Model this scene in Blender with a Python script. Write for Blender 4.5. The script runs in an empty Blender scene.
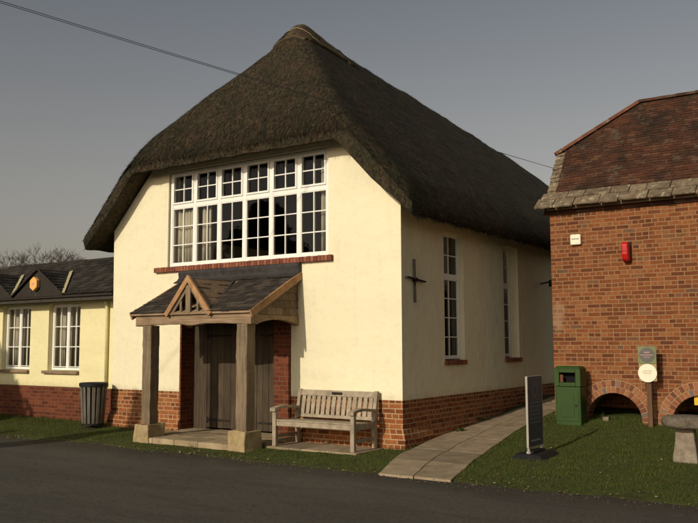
import bpy, bmesh, math, random
from mathutils import Vector, Matrix, noise as mn

random.seed(7)
S = bpy.context.scene
COL = S.collection
R = math.radians

# ---------------------------------------------------------------- materials
class NT:
    def __init__(s, name):
        s.m = bpy.data.materials.new(name); s.m.use_nodes = True
        s.t = s.m.node_tree; s.n = s.t.nodes
        s.b = s.n['Principled BSDF']
        s.b.inputs['Specular IOR Level'].default_value = 0.25
        s.tc = s.n.new('ShaderNodeTexCoord')
    def link(s, a, b): s.t.links.new(a, b)
    def mapping(s, scale=(1, 1, 1), src=None, rot=(0, 0, 0)):
        mp = s.n.new('ShaderNodeMapping'); mp.inputs['Scale'].default_value = scale
        mp.inputs['Rotation'].default_value = rot
        s.link(src or s.tc.outputs['Object'], mp.inputs['Vector']); return mp.outputs['Vector']
    def noise(s, scale, detail=5, vec=None, rough=0.6, dist=0.0):
        n = s.n.new('ShaderNodeTexNoise'); n.inputs['Scale'].default_value = scale
        n.inputs['Detail'].default_value = detail; n.inputs['Roughness'].default_value = rough
        n.inputs['Distortion'].default_value = dist
        s.link(vec or s.tc.outputs['Object'], n.inputs['Vector']); return n.outputs['Fac']
    def ramp(s, fac, stops, interp='LINEAR'):
        r = s.n.new('ShaderNodeValToRGB'); cr = r.color_ramp; cr.interpolation = interp
        while len(cr.elements) < len(stops): cr.elements.new(0.5)
        for e, (p, c) in zip(cr.elements, stops):
            e.position = p; e.color = (c, c, c, 1) if isinstance(c, (int, float)) else (*c, 1)
        s.link(fac, r.inputs['Fac']); return r.outputs['Color']
    def mix(s, fac, a, b, mode='MIX'):
        m = s.n.new('ShaderNodeMix'); m.data_type = 'RGBA'; m.blend_type = mode
        for i, v in ((0, fac), (6, a), (7, b)):
            if hasattr(v, 'is_output'): s.link(v, m.inputs[i])
            elif i == 0: m.inputs[0].default_value = v
            else: m.inputs[i].default_value = (*v, 1)
        return m.outputs[2]
    def math(s, op, a, b=0.0):
        m = s.n.new('ShaderNodeMath'); m.operation = op
        for i, v in enumerate((a, b)):
            if hasattr(v, 'is_output'): s.link(v, m.inputs[i])
            else: m.inputs[i].default_value = v
        return m.outputs[0]
    def bump(s, h, strength=0.3, dist=0.02):
        b = s.n.new('ShaderNodeBump'); b.inputs['Strength'].default_value = strength
        b.inputs['Distance'].default_value = dist
        if s.b.inputs['Normal'].is_linked:
            s.link(s.b.inputs['Normal'].links[0].from_socket, b.inputs['Normal'])
        s.link(h, b.inputs['Height']); s.link(b.outputs['Normal'], s.b.inputs['Normal'])
    def island(s):
        g = s.n.new('ShaderNodeNewGeometry'); return g.outputs['Random Per Island']
    def out(s, col, rough=0.85):
        if hasattr(col, 'is_output'): s.link(col, s.b.inputs['Base Color'])
        else: s.b.inputs['Base Color'].default_value = (*col, 1)
        if hasattr(rough, 'is_output'): s.link(rough, s.b.inputs['Roughness'])
        else: s.b.inputs['Roughness'].default_value = rough
        return s.m

def m_simple(name, col, rough=0.7, var=0.25, scale=6, bump=0.15, metal=0.0, bscale=40):
    k = NT(name)
    n = k.noise(scale, 6)
    lo = tuple(c * (1 - var) for c in col); hi = tuple(min(1, c * (1 + var)) for c in col)
    c = k.ramp(n, [(0.3, lo), (0.7, hi)])
    k.b.inputs['Metallic'].default_value = metal
    if bump: k.bump(k.noise(bscale, 5), bump, 0.01)
    return k.out(c, rough)

def m_plaster(name, base, dirt):
    k = NT(name)
    big = k.noise(0.7, 5, rough=0.55); med = k.noise(5, 6); fine = k.noise(60, 5)
    streak = k.noise(2.2, 5, vec=k.mapping((3.0, 3.0, 0.35)))
    c = k.ramp(big, [(0.3, tuple(x * 0.93 for x in base)), (0.7, base)])
    c = k.mix(k.ramp(med, [(0.52, 0.0), (0.8, 0.22)]), c, dirt)
    c = k.mix(k.ramp(streak, [(0.56, 0.0), (0.82, 0.28)]), c, dirt)
    sep = k.n.new('ShaderNodeSeparateXYZ'); k.link(k.tc.outputs['Object'], sep.inputs[0])
    zz = k.math('ADD', sep.outputs['Z'], k.math('MULTIPLY', med, 0.35))
    low = k.ramp(zz, [(0.0, 0.0), (0.88, 0.5), (1.0, 0.0)])   # splash stains just above the brick base
    c = k.mix(low, c, dirt)
    vo = k.n.new('ShaderNodeTexVoronoi'); vo.feature = 'DISTANCE_TO_EDGE'; vo.inputs['Scale'].default_value = 0.55
    nzc = k.n.new('ShaderNodeTexNoise'); nzc.inputs['Scale'].default_value = 2.5; nzc.inputs['Detail'].default_value = 8
    va = k.n.new('ShaderNodeVectorMath'); va.operation = 'ADD'; k.link(k.tc.outputs['Object'], nzc.inputs['Vector']); k.link(k.tc.outputs['Object'], va.inputs[0]); sc_ = k.n.new('ShaderNodeVectorMath'); sc_.operation = 'SCALE'; sc_.inputs['Scale'].default_value = 0.45; k.link(nzc.outputs['Color'], sc_.inputs[0]); k.link(sc_.outputs[0], va.inputs[1]); k.link(va.outputs[0], vo.inputs['Vector'])
    crack = k.mix(1.0, k.ramp(vo.outputs['Distance'], [(0.0, 0.0), (0.005, 0.0)]), k.ramp(k.noise(0.6, 3), [(0.52, 0.0), (0.60, 1.0)]), 'MULTIPLY')
    c = k.mix(crack, c, tuple(x * .6 for x in dirt))
    c = k.mix(k.ramp(k.noise(3.3, 8, rough=0.7), [(0.66, 0.0), (0.72, 0.30)]), c, dirt)
    k.bump(k.noise(1.6, 3), 0.45, 0.10)
    k.bump(k.noise(9, 5), 0.30, 0.025)
    k.bump(fine, 0.15, 0.006)
    return k.out(c, 0.92)

def m_brick(name, stops, mortar, bw=0.228, bh=0.0755, ms=0.009, blotch=(0.05, 0.03, 0.02), pale=None, paleamt=0.0, squash=0.5, sf=3, patch=None):
    k = NT(name)
    sep = k.n.new('ShaderNodeSeparateXYZ'); k.link(k.tc.outputs['Object'], sep.inputs[0])
    u = k.math('ADD', sep.outputs['X'], sep.outputs['Y'])
    wob = k.n.new('ShaderNodeTexNoise'); wob.inputs['Scale'].default_value = 3.0; wob.inputs['Detail'].default_value = 6
    k.link(k.tc.outputs['Object'], wob.inputs['Vector'])
    ws = k.n.new('ShaderNodeSeparateXYZ'); k.link(wob.outputs['Color'], ws.inputs[0])
    u2 = k.math('ADD', u, k.math('MULTIPLY', k.math('SUBTRACT', ws.outputs[0], 0.5), 0.018))
    v2 = k.math('ADD', sep.outputs['Z'], k.math('MULTIPLY', k.math('SUBTRACT', ws.outputs[1], 0.5), 0.022))
    cb = k.n.new('ShaderNodeCombineXYZ'); k.link(u2, cb.inputs[0]); k.link(v2, cb.inputs[1])
    bt = k.n.new('ShaderNodeTexBrick')
    bt.offset = 0.5; bt.squash = squash; bt.squash_frequency = sf
    k.link(cb.outputs[0], bt.inputs['Vector'])
    for nm, v in (('Scale', 1.0), ('Mortar Size', ms), ('Mortar Smooth', 0.25), ('Bias', 0.0), ('Brick Width', bw), ('Row Height', bh)):
        bt.inputs[nm].default_value = v
    bt.inputs['Color1'].default_value = (0, 0, 0, 1); bt.inputs['Color2'].default_value = (1, 1, 1, 1)
    bt.inputs['Mortar'].default_value = (0.5, 0.5, 0.5, 1)
    c = k.ramp(bt.outputs['Color'], stops)
    n1 = k.noise(18, 6); c = k.mix(k.ramp(n1, [(0.45, 0.0), (0.75, 0.55)]), c, blotch)
    n2 = k.noise(1.1, 5)
    c = k.mix(k.ramp(k.noise(4.5, 6, rough=0.7), [(0.48, 0.0), (0.75, 0.42)]), c, tuple(x * 0.6 for x in stops[0][1]))
    c = k.mix(k.ramp(n2, [(0.45, 0.0), (0.75, 0.4)]), c, tuple(x * 0.6 for x in stops[0][1]))
    mfac = k.mix(1.0, bt.outputs['Fac'], k.ramp(k.noise(9, 5), [(0.3, 0.55), (0.6, 1.0)]), 'MULTIPLY')
    c = k.mix(mfac, c, mortar)
    if pale:
        n3 = k.noise(2.3, 7, rough=0.7)
        c = k.mix(k.ramp(n3, [(0.60, 0.0), (0.68, paleamt)]), c, pale)
    if patch:   # a worn strip of old lime wash
        mp = k.n.new('ShaderNodeMapping'); mp.vector_type = 'POINT'
        mp.inputs['Location'].default_value = tuple(-p / q for p, q in zip(*patch)); mp.inputs['Scale'].default_value = tuple(1 / q for q in patch[1])
        k.link(k.tc.outputs['Object'], mp.inputs['Vector'])
        ln = k.n.new('ShaderNodeVectorMath'); ln.operation = 'LENGTH'; k.link(mp.outputs[0], ln.inputs[0])
        dd = k.math('ADD', ln.outputs['Value'], k.math('MULTIPLY', k.math('SUBTRACT', k.noise(7, 7, rough=0.7), 0.5), 2.2))
        c = k.mix(k.ramp(dd, [(0.30, 0.42), (1.15, 0.0)]), c, pale)
    h = k.math('SUBTRACT', k.math('MULTIPLY', k.noise(45, 5), 0.5), bt.outputs['Fac'])
    k.bump(h, 0.55, 0.012)
    return k.out(c, 0.9)

def m_island(name, stops, rough=0.85, nscale=20, namt=0.5, dark=(0.02, 0.015, 0.01), bump=0.3, lichen=None, lich=0.0, lscale=9):
    k = NT(name)
    c = k.ramp(k.island(), stops)
    c = k.mix(k.ramp(k.noise(nscale, 6), [(0.42, 0.0), (0.72, namt)]), c, dark)
    if lichen:
        c = k.mix(k.ramp(k.noise(lscale, 7, rough=0.7), [(0.57, 0.0), (0.63, lich)]), c, lichen)
    if bump: k.bump(k.noise(nscale * 2.5, 5), bump, 0.01)
    return k.out(c, rough)

def m_wood(name, c1, c2, rough=0.8, grain=(30, 30, 2.0), bump=0.35, isl=False):
    k = NT(name)
    v = k.mapping(grain)
    n = k.noise(1.0, 7, vec=v, rough=0.65, dist=0.4)
    c = k.ramp(n, [(0.3, c1), (0.68, c2)])
    c = k.mix(k.ramp(k.noise(2.5, 5), [(0.45, 0.0), (0.75, 0.5)]), c, tuple(x * 0.5 for x in c1))
    if isl:
        c = k.mix(1.0, c, k.ramp(k.island(), [(0, 0.62), (1, 1.15)]), 'MULTIPLY')
    k.bump(n, bump, 0.01)
    return k.out(c, rough)

def m_glass(name):
    k = NT(name); n = k.n
    tr = n.new('ShaderNodeBsdfTransparent'); tr.inputs[0].default_value = (0.78, 0.8, 0.78, 1)
    gl = n.new('ShaderNodeBsdfGlossy'); gl.inputs['Roughness'].default_value = 0.03
    fr = n.new('ShaderNodeFresnel'); fr.inputs['IOR'].default_value = 1.5
    wav = k.noise(1.3, 2); bp = n.new('ShaderNodeBump'); bp.inputs['Strength'].default_value = 0.12; bp.inputs['Distance'].default_value = 0.05
    k.link(wav, bp.inputs['Height']); k.link(bp.outputs[0], gl.inputs['Normal'])
    mx = n.new('ShaderNodeMixShader'); k.link(fr.outputs[0], mx.inputs[0]); k.link(tr.outputs[0], mx.inputs[1]); k.link(gl.outputs[0], mx.inputs[2])
    k.link(mx.outputs[0], n['Material Output'].inputs['Surface'])
    return k.m

def m_thatch(name):
    k = NT(name)
    isl = k.island()
    c = k.ramp(isl, [(0.0, (0.010, 0.008, 0.005)), (0.4, (0.032, 0.024, 0.012)), (0.75, (0.070, 0.053, 0.027)), (1.0, (0.19, 0.14, 0.075))])
    big = k.noise(1.9, 6, rough=0.7)
    c = k.mix(k.ramp(big, [(0.45, 0.0), (0.62, 0.75)]), c, (0.026, 0.027, 0.012))
    c = k.mix(k.ramp(k.noise(2.6, 6, rough=0.7, vec=k.mapping((1, 1, 1.7))), [(0.50, 0.0), (0.66, 0.7)]), c, (0.080, 0.047, 0.026))
    c = k.mix(k.ramp(k.noise(16, 6, rough=0.7), [(0.42, 0.0), (0.62, 0.75)]), c, (0.008, 0.007, 0.004))
    k.bump(k.noise(30, 6, rough=0.7), 0.5, 0.02)
    return k.out(c, 0.95)

def m_grass(name, isl=True):
    k = NT(name)
    stops = [(0.0, (0.026, 0.040, 0.006)), (0.5, (0.055, 0.074, 0.010)), (0.90, (0.085, 0.095, 0.017)), (1.0, (0.17, 0.14, 0.05))]
    c = k.ramp(k.island() if isl else k.noise(30, 6), stops)
    c = k.mix(k.ramp(k.noise(1.3, 5, rough=0.65), [(0.45, 0.0), (0.70, 0.45)]), c, (0.060, 0.052, 0.016))
    if not isl:
        c = k.mix(k.ramp(k.noise(5, 6), [(0.45, 0.0), (0.7, 0.7)]), c, (0.022, 0.017, 0.010))
        sep = k.n.new('ShaderNodeSeparateXYZ'); k.link(k.tc.outputs['Object'], sep.inputs[0])   # bare earth along the verge
        ed = k.math('ADD', sep.outputs['Y'], k.math('MULTIPLY', k.noise(2.0, 6), 0.9))
        c = k.mix(k.ramp(k.math('MULTIPLY', k.math('ADD', ed, 1.75), 2.0), [(0.35, 0.9), (0.85, 0.0)]), c, (0.032, 0.024, 0.014))
        k.bump(k.noise(40, 6), 0.6, 0.03)
    return k.out(c, 0.9)

def m_road(name):
    k = NT(name)
    c = k.ramp(k.noise(120, 3), [(0.3, (0.040, 0.035, 0.027)), (0.5, (0.076, 0.067, 0.052)), (0.72, (0.19, 0.17, 0.13))])
    c = k.mix(k.ramp(k.noise(0.55, 5, vec=k.mapping((0.35, 1.6, 1))), [(0.4, 0.0), (0.7, 0.5)]), c, (0.030, 0.028, 0.025))
    c = k.mix(k.ramp(k.noise(2.6, 7, rough=0.7), [(0.5, 0.0), (0.72, 0.55)]), c, (0.085, 0.074, 0.056))
    c = k.mix(k.ramp(k.noise(0.9, 4, vec=k.mapping((0.5, 2.2, 1))), [(0.5, 0.0), (0.56, 0.35)]), c, (0.034, 0.031, 0.027))
    c = k.mix(k.ramp(k.noise(34, 5, rough=0.7), [(0.50, 0.0), (0.66, 0.7)]), c, (0.115, 0.10, 0.078))
    c = k.mix(k.ramp(k.noise(22, 5, rough=0.7), [(0.50, 0.0), (0.66, 0.6)]), c, (0.024, 0.021, 0.018))
    c = k.mix(k.ramp(k.noise(7, 6, rough=0.7), [(0.50, 0.0), (0.66, 0.5)]), c, (0.082, 0.071, 0.054))
    sep = k.n.new('ShaderNodeSeparateXYZ'); k.link(k.tc.outputs['Object'], sep.inputs[0])
    edge = k.math('ADD', sep.outputs['Y'], k.math('MULTIPLY', k.noise(2.5, 5), 0.7))   # grit and mud washed to the road side
    c = k.mix(k.ramp(k.math('MULTIPLY', k.math('ADD', edge, 2.35), 1.6), [(0.0, 0.0), (1.0, 0.75)]), c, (0.040, 0.031, 0.020))
    vo = k.n.new('ShaderNodeTexVoronoi'); vo.feature = 'DISTANCE_TO_EDGE'; vo.inputs['Scale'].default_value = 0.8
    wv = k.n.new('ShaderNodeVectorMath'); wv.operation = 'ADD'
    nz = k.n.new('ShaderNodeTexNoise'); nz.inputs['Scale'].default_value = 2.0; nz.inputs['Detail'].default_value = 6
    k.link(k.tc.outputs['Object'], nz.inputs['Vector']); k.link(k.tc.outputs['Object'], wv.inputs[0]); k.link(nz.outputs['Color'], wv.inputs[1])
    k.link(wv.outputs[0], vo.inputs['Vector'])
    crack = k.ramp(vo.outputs['Distance'], [(0.0, 0.5), (0.010, 0.0)])
    c = k.mix(k.mix(1.0, crack, k.ramp(k.noise(0.5, 3), [(0.5, 0.0), (0.6, 1.0)]), 'MULTIPLY'), c, (0.018, 0.016, 0.014))
    k.bump(k.noise(150, 4), 0.7, 0.012); k.bump(k.noise(9, 4), 0.25, 0.02)
    return k.out(c, 0.9)

def m_stone(name, base, dark, lichen=None, scale=7, bump=0.5, lich=0.6):
    k = NT(name)
    c = k.ramp(k.noise(scale, 7, rough=0.65), [(0.3, dark), (0.62, base)])
    c = k.mix(1.0, c, k.ramp(k.island(), [(0, 0.72), (1, 1.12)]), 'MULTIPLY')
    if lichen: c = k.mix(k.ramp(k.noise(scale * 0.8, 7, rough=0.75, dist=0.5), [(0.54, 0.0), (0.64, lich)]), c, lichen)
    k.bump(k.noise(scale * 3, 7), bump, 0.03)
    return k.out(c, 0.92)

M = {}
M['plaster'] = m_plaster('cream lime plaster', (0.80, 0.735, 0.50), (0.50, 0.41, 0.26))
M['plaster2'] = m_plaster('yellow painted render', (0.80, 0.72, 0.40), (0.52, 0.44, 0.22))
brick_stops = [(0.0, (0.105, 0.032, 0.012)), (0.25, (0.165, 0.050, 0.017)), (0.6, (0.235, 0.074, 0.022)), (0.87, (0.265, 0.105, 0.036)), (0.96, (0.19, 0.085, 0.036)), (1.0, (0.13, 0.082, 0.052))]
M['brick'] = m_brick('old mixed red brick', brick_stops, (0.28, 0.168, 0.080), bw=0.218, bh=0.0715, ms=0.0085, pale=(0.34, 0.24, 0.15), paleamt=0.18, patch=((-1.74, 0.0, 1.85), (.16, 5.0, .36)))
plinth_stops = [(0.0, (0.14, 0.040, 0.014)), (0.4, (0.27, 0.078, 0.022)), (0.8, (0.36, 0.122, 0.035)), (1.0, (0.26, 0.115, 0.045))]
M['plinth'] = m_brick('orange red plinth brick', plinth_stops, (0.40, 0.27, 0.14), ms=0.010)
M['plinth2'] = m_brick('dark red plinth brick', [(0.0, (0.075, 0.018, 0.008)), (0.5, (0.145, 0.033, 0.013)), (1.0, (0.19, 0.052, 0.020))], (0.15, 0.075, 0.038), ms=0.009)
M['brick_bits'] = m_island('arch brick', [(0, (0.13, 0.045, 0.025)), (0.4, (0.26, 0.09, 0.04)), (0.8, (0.33, 0.14, 0.06)), (1, (0.16, 0.12, 0.10))], nscale=25, namt=0.4)
M['mortar'] = m_simple('lime mortar', (0.36, 0.25, 0.14), 0.95, 0.2, 12, 0.4)
M['sillbrick'] = m_island('red sill brick', [(0, (0.16, 0.05, 0.03)), (0.5, (0.26, 0.085, 0.045)), (1, (0.32, 0.13, 0.07))], nscale=30, namt=0.5)
M['thatch'] = m_thatch('weathered thatch')
M['thatchcap'] = m_island('pale ridge straw', [(0, (0.035, 0.025, 0.013)), (0.5, (0.085, 0.060, 0.032)), (1, (0.16, 0.115, 0.062))], nscale=16, namt=0.5, bump=0.7)
M['ligger'] = m_simple('split hazel', (0.26, 0.20, 0.12), 0.9)
M['white'] = m_simple('white window paint', (0.82, 0.80, 0.72), 0.45, 0.04, 5, 0.06)
M['glass'] = m_glass('window glass')
M['curtain'] = m_simple('cream curtain', (0.60, 0.53, 0.40), 0.95, 0.1)
M['oak'] = m_wood('silvered oak', (0.115, 0.085, 0.055), (0.26, 0.20, 0.135), isl=True)
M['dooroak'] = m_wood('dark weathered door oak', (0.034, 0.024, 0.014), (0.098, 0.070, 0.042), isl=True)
M['oakx'] = m_wood('silvered oak beam', (0.16, 0.105, 0.06), (0.36, 0.25, 0.15), grain=(2, 30, 30))
M['oakpost'] = m_wood('weathered oak post', (0.115, 0.084, 0.050), (0.265, 0.195, 0.118))
M['fresh'] = m_wood('orange oak board', (0.26, 0.135, 0.055), (0.46, 0.27, 0.13), grain=(6, 6, 6))
M['slate'] = m_island('brown roof slate', [(0, (0.026, 0.021, 0.017)), (0.6, (0.048, 0.038, 0.029)), (1, (0.085, 0.066, 0.048))], nscale=14, namt=0.4)
M['slate2'] = m_island('grey brown stone tile', [(0, (0.016, 0.013, 0.010)), (0.6, (0.032, 0.026, 0.020)), (1, (0.06, 0.05, 0.038))], nscale=12, namt=0.5, lichen=(0.07, 0.065, 0.045), lich=0.5)
M['shingle'] = m_island('cedar shingle', [(0, (0.11, 0.075, 0.045)), (1, (0.24, 0.17, 0.11))], nscale=18, namt=0.4)
M['lead'] = m_simple('lead flashing', (0.050, 0.046, 0.042), 0.55, 0.3, 7, 0.3, 0.3)
M['leadlit'] = m_simple('sunlit lead valley', (0.42, 0.36, 0.20), 0.6, 0.2)  # lit copy of the lead, sunlight on the valleys painted into its colour
M['tile'] = m_island('clay roof tile', [(0, (0.046, 0.020, 0.011)), (0.45, (0.066, 0.026, 0.013)), (0.85, (0.088, 0.034, 0.016)), (1.0, (0.108, 0.052, 0.027))], nscale=2.2, namt=0.85, dark=(0.018, 0.013, 0.008), lichen=(0.13, 0.11, 0.075), lich=0.4, lscale=3.4)
M['hip'] = m_island('orange hip tile', [(0, (0.10, 0.038, 0.020)), (1, (0.185, 0.072, 0.036))], nscale=12, namt=0.35, lichen=(0.34, 0.29, 0.22), lich=0.4)
M['slab'] = m_stone('lichened stone slate', (0.24, 0.18, 0.11), (0.10, 0.075, 0.048), (0.52, 0.46, 0.33), 9, 0.7, 0.75)
M['stone'] = m_stone('yellow limestone block', (0.44, 0.33, 0.18), (0.26, 0.185, 0.09), (0.30, 0.27, 0.07), 6)
M['step'] = m_stone('worn paving stone', (0.39, 0.30, 0.18), (0.23, 0.17, 0.098), None, 5, 0.35)
M['staddle'] = m_stone('grey limestone', (0.30, 0.245, 0.175), (0.17, 0.135, 0.095), (0.36, 0.33, 0.25), 9, 0.7)
M['staddlecap'] = m_stone('dark lichened limestone', (0.19, 0.155, 0.11), (0.085, 0.070, 0.050), (0.33, 0.31, 0.25), 9, 0.8, 0.45)
M['path'] = m_stone('concrete path slab', (0.35, 0.27, 0.17), (0.21, 0.162, 0.10), None, 3.5, 0.3)
M['teak'] = m_wood('grey weathered teak', (0.24, 0.195, 0.135), (0.42, 0.35, 0.245), grain=(9, 9, 9), bump=0.2)
M['slat'] = m_wood('grey stained slat', (0.10, 0.086, 0.064), (0.24, 0.21, 0.16), isl=True)
M['black'] = m_simple('black rubber', (0.012, 0.012, 0.012), 0.7, 0.3)
M['iron'] = m_simple('rusty black iron', (0.018, 0.013, 0.010), 0.7, 0.4, 15, 0.4)
M['green'] = m_simple('dark green plastic', (0.024, 0.056, 0.007), 0.5, 0.12, 4, 0.06)
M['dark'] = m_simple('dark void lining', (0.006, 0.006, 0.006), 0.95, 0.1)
M['alu'] = m_simple('pale aluminium frame', (0.34, 0.315, 0.27), 0.45, 0.08, 6, 0.05)
M['navy'] = m_simple('dark slate blue panel', (0.060, 0.070, 0.080), 0.5, 0.12, 3, 0.04)
M['faint'] = m_simple('faded blue lettering', (0.13, 0.15, 0.165), 0.6, 0.15)
M['pale'] = m_simple('pale strip lettering', (0.28, 0.28, 0.27), 0.6, 0.1)
M['red'] = m_simple('red alarm plastic', (0.46, 0.014, 0.012), 0.35, 0.1, 4, 0.03)
M['cream'] = m_simple('cream plastic', (0.80, 0.74, 0.56), 0.5, 0.06, 5, 0.03)
M['amber'] = m_simple('amber plastic', (0.80, 0.44, 0.13), 0.45, 0.1, 5, 0.03)
M['pink'] = m_simple('faded pink print', (0.52, 0.28, 0.26), 0.6, 0.1)
M['signgreen'] = m_simple('moss green sign', (0.17, 0.185, 0.085), 0.6, 0.15)
M['signgrey'] = m_simple('grey sign disc', (0.115, 0.11, 0.095), 0.6, 0.15)
M['boardwood'] = m_wood('pale sign board', (0.30, 0.22, 0.10), (0.42, 0.32, 0.16))
M['postwood'] = m_wood('brown timber post', (0.075, 0.042, 0.02), (0.16, 0.09, 0.045))
M['yellow'] = m_simple('yellow plate', (0.66, 0.42, 0.02), 0.5, 0.08)
M['grassland'] = m_grass('short grass soil', False)
M['grass'] = m_grass('grass blades')
M['road'] = m_road('old asphalt')
M['weed'] = m_island('weed leaf', [(0, (0.04, 0.075, 0.012)), (1, (0.09, 0.13, 0.03))], nscale=8, namt=0.2, bump=0)
M['twig'] = m_simple('bare twig', (0.075, 0.060, 0.048), 0.9, 0.2, 4, 0)  # twig tone lightened, distance haze put into the colour
M['yew'] = m_island('dark yew leaf', [(0, (0.012, 0.025, 0.007)), (1, (0.035, 0.055, 0.015))], nscale=5, namt=0.3, bump=0)
M['cable'] = m_simple('black cable', (0.045, 0.045, 0.047), 0.7, 0.1, 5, 0)
M['leaf'] = m_island('fallen leaf', [(0, (0.16, 0.09, 0.035)), (0.7, (0.30, 0.21, 0.10)), (1, (0.55, 0.48, 0.36))], nscale=8, namt=0.3, bump=0)
M['grit'] = m_island('road grit', [(0, (0.04, 0.034, 0.026)), (0.8, (0.09, 0.075, 0.055)), (1, (0.20, 0.165, 0.12))], nscale=20, namt=.3, bump=0)
M['floor'] = m_simple('interior boards', (0.10, 0.06, 0.035), 0.7)
M['inner'] = m_simple('interior wall paint', (0.42, 0.37, 0.28), 0.9)

# ---------------------------------------------------------------- mesh builder
class MB:
    def __init__(s): s.v = []; s.f = []
    def add(s, vs, fs):
        o = len(s.v); s.v += [tuple(p) for p in vs]; s.f += [tuple(i + o for i in f) for f in fs]
    BF = [(0, 3, 2, 1), (4, 5, 6, 7), (0, 1, 5, 4), (1, 2, 6, 5), (2, 3, 7, 6), (3, 0, 4, 7)]
    def box(s, x0, x1, y0, y1, z0, z1, mat=None):
        vs = [(x0, y0, z0), (x1, y0, z0), (x1, y1, z0), (x0, y1, z0), (x0, y0, z1), (x1, y0, z1), (x1, y1, z1), (x0, y1, z1)]
        if mat is not None: vs = [mat @ Vector(p) for p in vs]
        s.add(vs, s.BF)
    def hexa(s, p8): s.add(p8, s.BF)
    def bar(s, a, b, w, h, up=(0, 0, 1), w2=None, h2=None):
        a, b = Vector(a), Vector(b); d = (b - a).normalized(); up = Vector(up)
        r = d.cross(up)
        if r.length < 1e-4: r = d.cross(Vector((0, 1, 0)))
        r.normalize(); u = r.cross(d)
        w2 = w if w2 is None else w2; h2 = h if h2 is None else h2
        vs = []
        for p, ww, hh in ((a, w, h), (b, w2, h2)):
            vs += [p - r * ww / 2 - u * hh / 2, p + r * ww / 2 - u * hh / 2, p + r * ww / 2 + u * hh / 2, p - r * ww / 2 + u * hh / 2]
        s.add(vs, [(0, 1, 2, 3), (7, 6, 5, 4), (0, 4, 5, 1), (1, 5, 6, 2), (2, 6, 7, 3), (3, 7, 4, 0)])
    def tube(s, pts, rads, n=8, cap=True):
        pts = [Vector(p) for p in pts]; rings = []; vs = []
        prev = None
        for i, p in enumerate(pts):
            d = (pts[min(i + 1, len(pts) - 1)] - pts[max(i - 1, 0)]).normalized()
            r = d.cross(Vector((0, 0, 1))) if prev is None else prev - d * prev.dot(d)
            if r.length < 1e-4: r = d.cross(Vector((0, 1, 0)))
            r.normalize(); prev = r; u = d.cross(r)
            rad = rads[i] if isinstance(rads, (list, tuple)) else rads
            vs += [p + (r * math.cos(2 * math.pi * k / n) + u * math.sin(2 * math.pi * k / n)) * rad for k in range(n)]
        fs = []
        for i in range(len(pts) - 1):
            for k in range(n):
                a, b = i * n + k, i * n + (k + 1) % n
                fs.append((a, b, b + n, a + n))
        if cap: fs += [tuple(range(n - 1, -1, -1)), tuple(range((len(pts) - 1) * n, len(pts) * n))]
        s.add(vs, fs)
    def lathe(s, c, prof, n=24, jit=0.0):
        c = Vector(c); vs = []; fs = []
        for r, z in prof:
            for k in range(n):
                a = 2 * math.pi * k / n
                rr = r * (1 + (jit * mn.noise(Vector((math.cos(a) * 2 + c.x, math.sin(a) * 2, z * 5))) if jit else 0))
                vs.append(c + Vector((rr * math.cos(a), rr * math.sin(a), z)))
        for i in range(len(prof) - 1):
            for k in range(n):
                a, b = i * n + k, i * n + (k + 1) % n
                fs.append((a, b, b + n, a + n))
        fs += [tuple(range(n - 1, -1, -1)), tuple(range((len(prof) - 1) * n, len(prof) * n))]
        s.add(vs, fs)
    def prism(s, poly, y0, y1, ax='y'):
        # poly in (u,v); extruded along ax
        def P(u, v, w): return (u, w, v) if ax == 'y' else ((w, u, v) if ax == 'x' else (u, v, w))
        n = len(poly)
        vs = [P(u, v, y0) for u, v in poly] + [P(u, v, y1) for u, v in poly]
        fs = [tuple(range(n)), tuple(range(2 * n - 1, n - 1, -1))] + [(i, i + n, (i + 1) % n + n, (i + 1) % n) for i in range(n)]
        s.add(vs, fs)
    def build(s, name, mat, parent=None, bevel=0, smooth=False, recalc=True):
        me = bpy.data.meshes.new(name)
        off = root_loc(parent)
        me.from_pydata([(p[0] - off[0], p[1] - off[1], p[2] - off[2]) for p in s.v], [], s.f)
        bm = bmesh.new(); bm.from_mesh(me)
        if recalc and len(s.f) < 30000: bmesh.ops.recalc_face_normals(bm, faces=bm.faces)
        bm.to_mesh(me); bm.free()
        me.materials.append(mat)
        return link(name, me, parent, bevel, smooth)

def root_loc(p):
    if p is None: return Vector((0, 0, 0))
    while p.parent: p = p.parent
    return Vector(p.location)

def link(name, me, parent, bevel=0, smooth=False):
    o = bpy.data.objects.new(name, me); COL.objects.link(o)
    if parent is not None: o.parent = parent
    if bevel:
        b = o.modifiers.new('bevel', 'BEVEL'); b.width = bevel; b.segments = 2; b.limit_method = 'ANGLE'
    if smooth:
        for p in me.polygons: p.use_smooth = True
    return o

def wall(name, mat, parent, outer, holes, ax, pos, thick, bevel=0):
    """flat wall with openings; polygon in (u,v); ax 'y' -> u=x facing -y, ax 'x' -> u=y facing +x"""
    bm = bmesh.new(); es = []
    P = (lambda u, v: (u, pos, v)) if ax == 'y' else (lambda u, v: (pos, u, v))
    for loop in [outer] + holes:
        vs = [bm.verts.new(P(*q)) for q in loop]
        es += [bm.edges.new((vs[i], vs[(i + 1) % len(vs)])) for i in range(len(vs))]
    bmesh.ops.triangle_fill(bm, use_beauty=True, use_dissolve=False, edges=es)
    ex = bmesh.ops.extrude_face_region(bm, geom=bm.faces[:])
    d = Vector((0, thick, 0)) if ax == 'y' else Vector((-thick, 0, 0))
    off = root_loc(parent)
    for e in ex['geom']:
        if isinstance(e, bmesh.types.BMVert): e.co += d
    for v in bm.verts: v.co -= off
    bmesh.ops.recalc_face_normals(bm, faces=bm.faces)
    me = bpy.data.meshes.new(name); bm.to_mesh(me); bm.free(); me.materials.append(mat)
    return link(name, me, parent, bevel)

def rect(a, b, c, d): return [(a, c), (b, c), (b, d), (a, d)]

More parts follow.
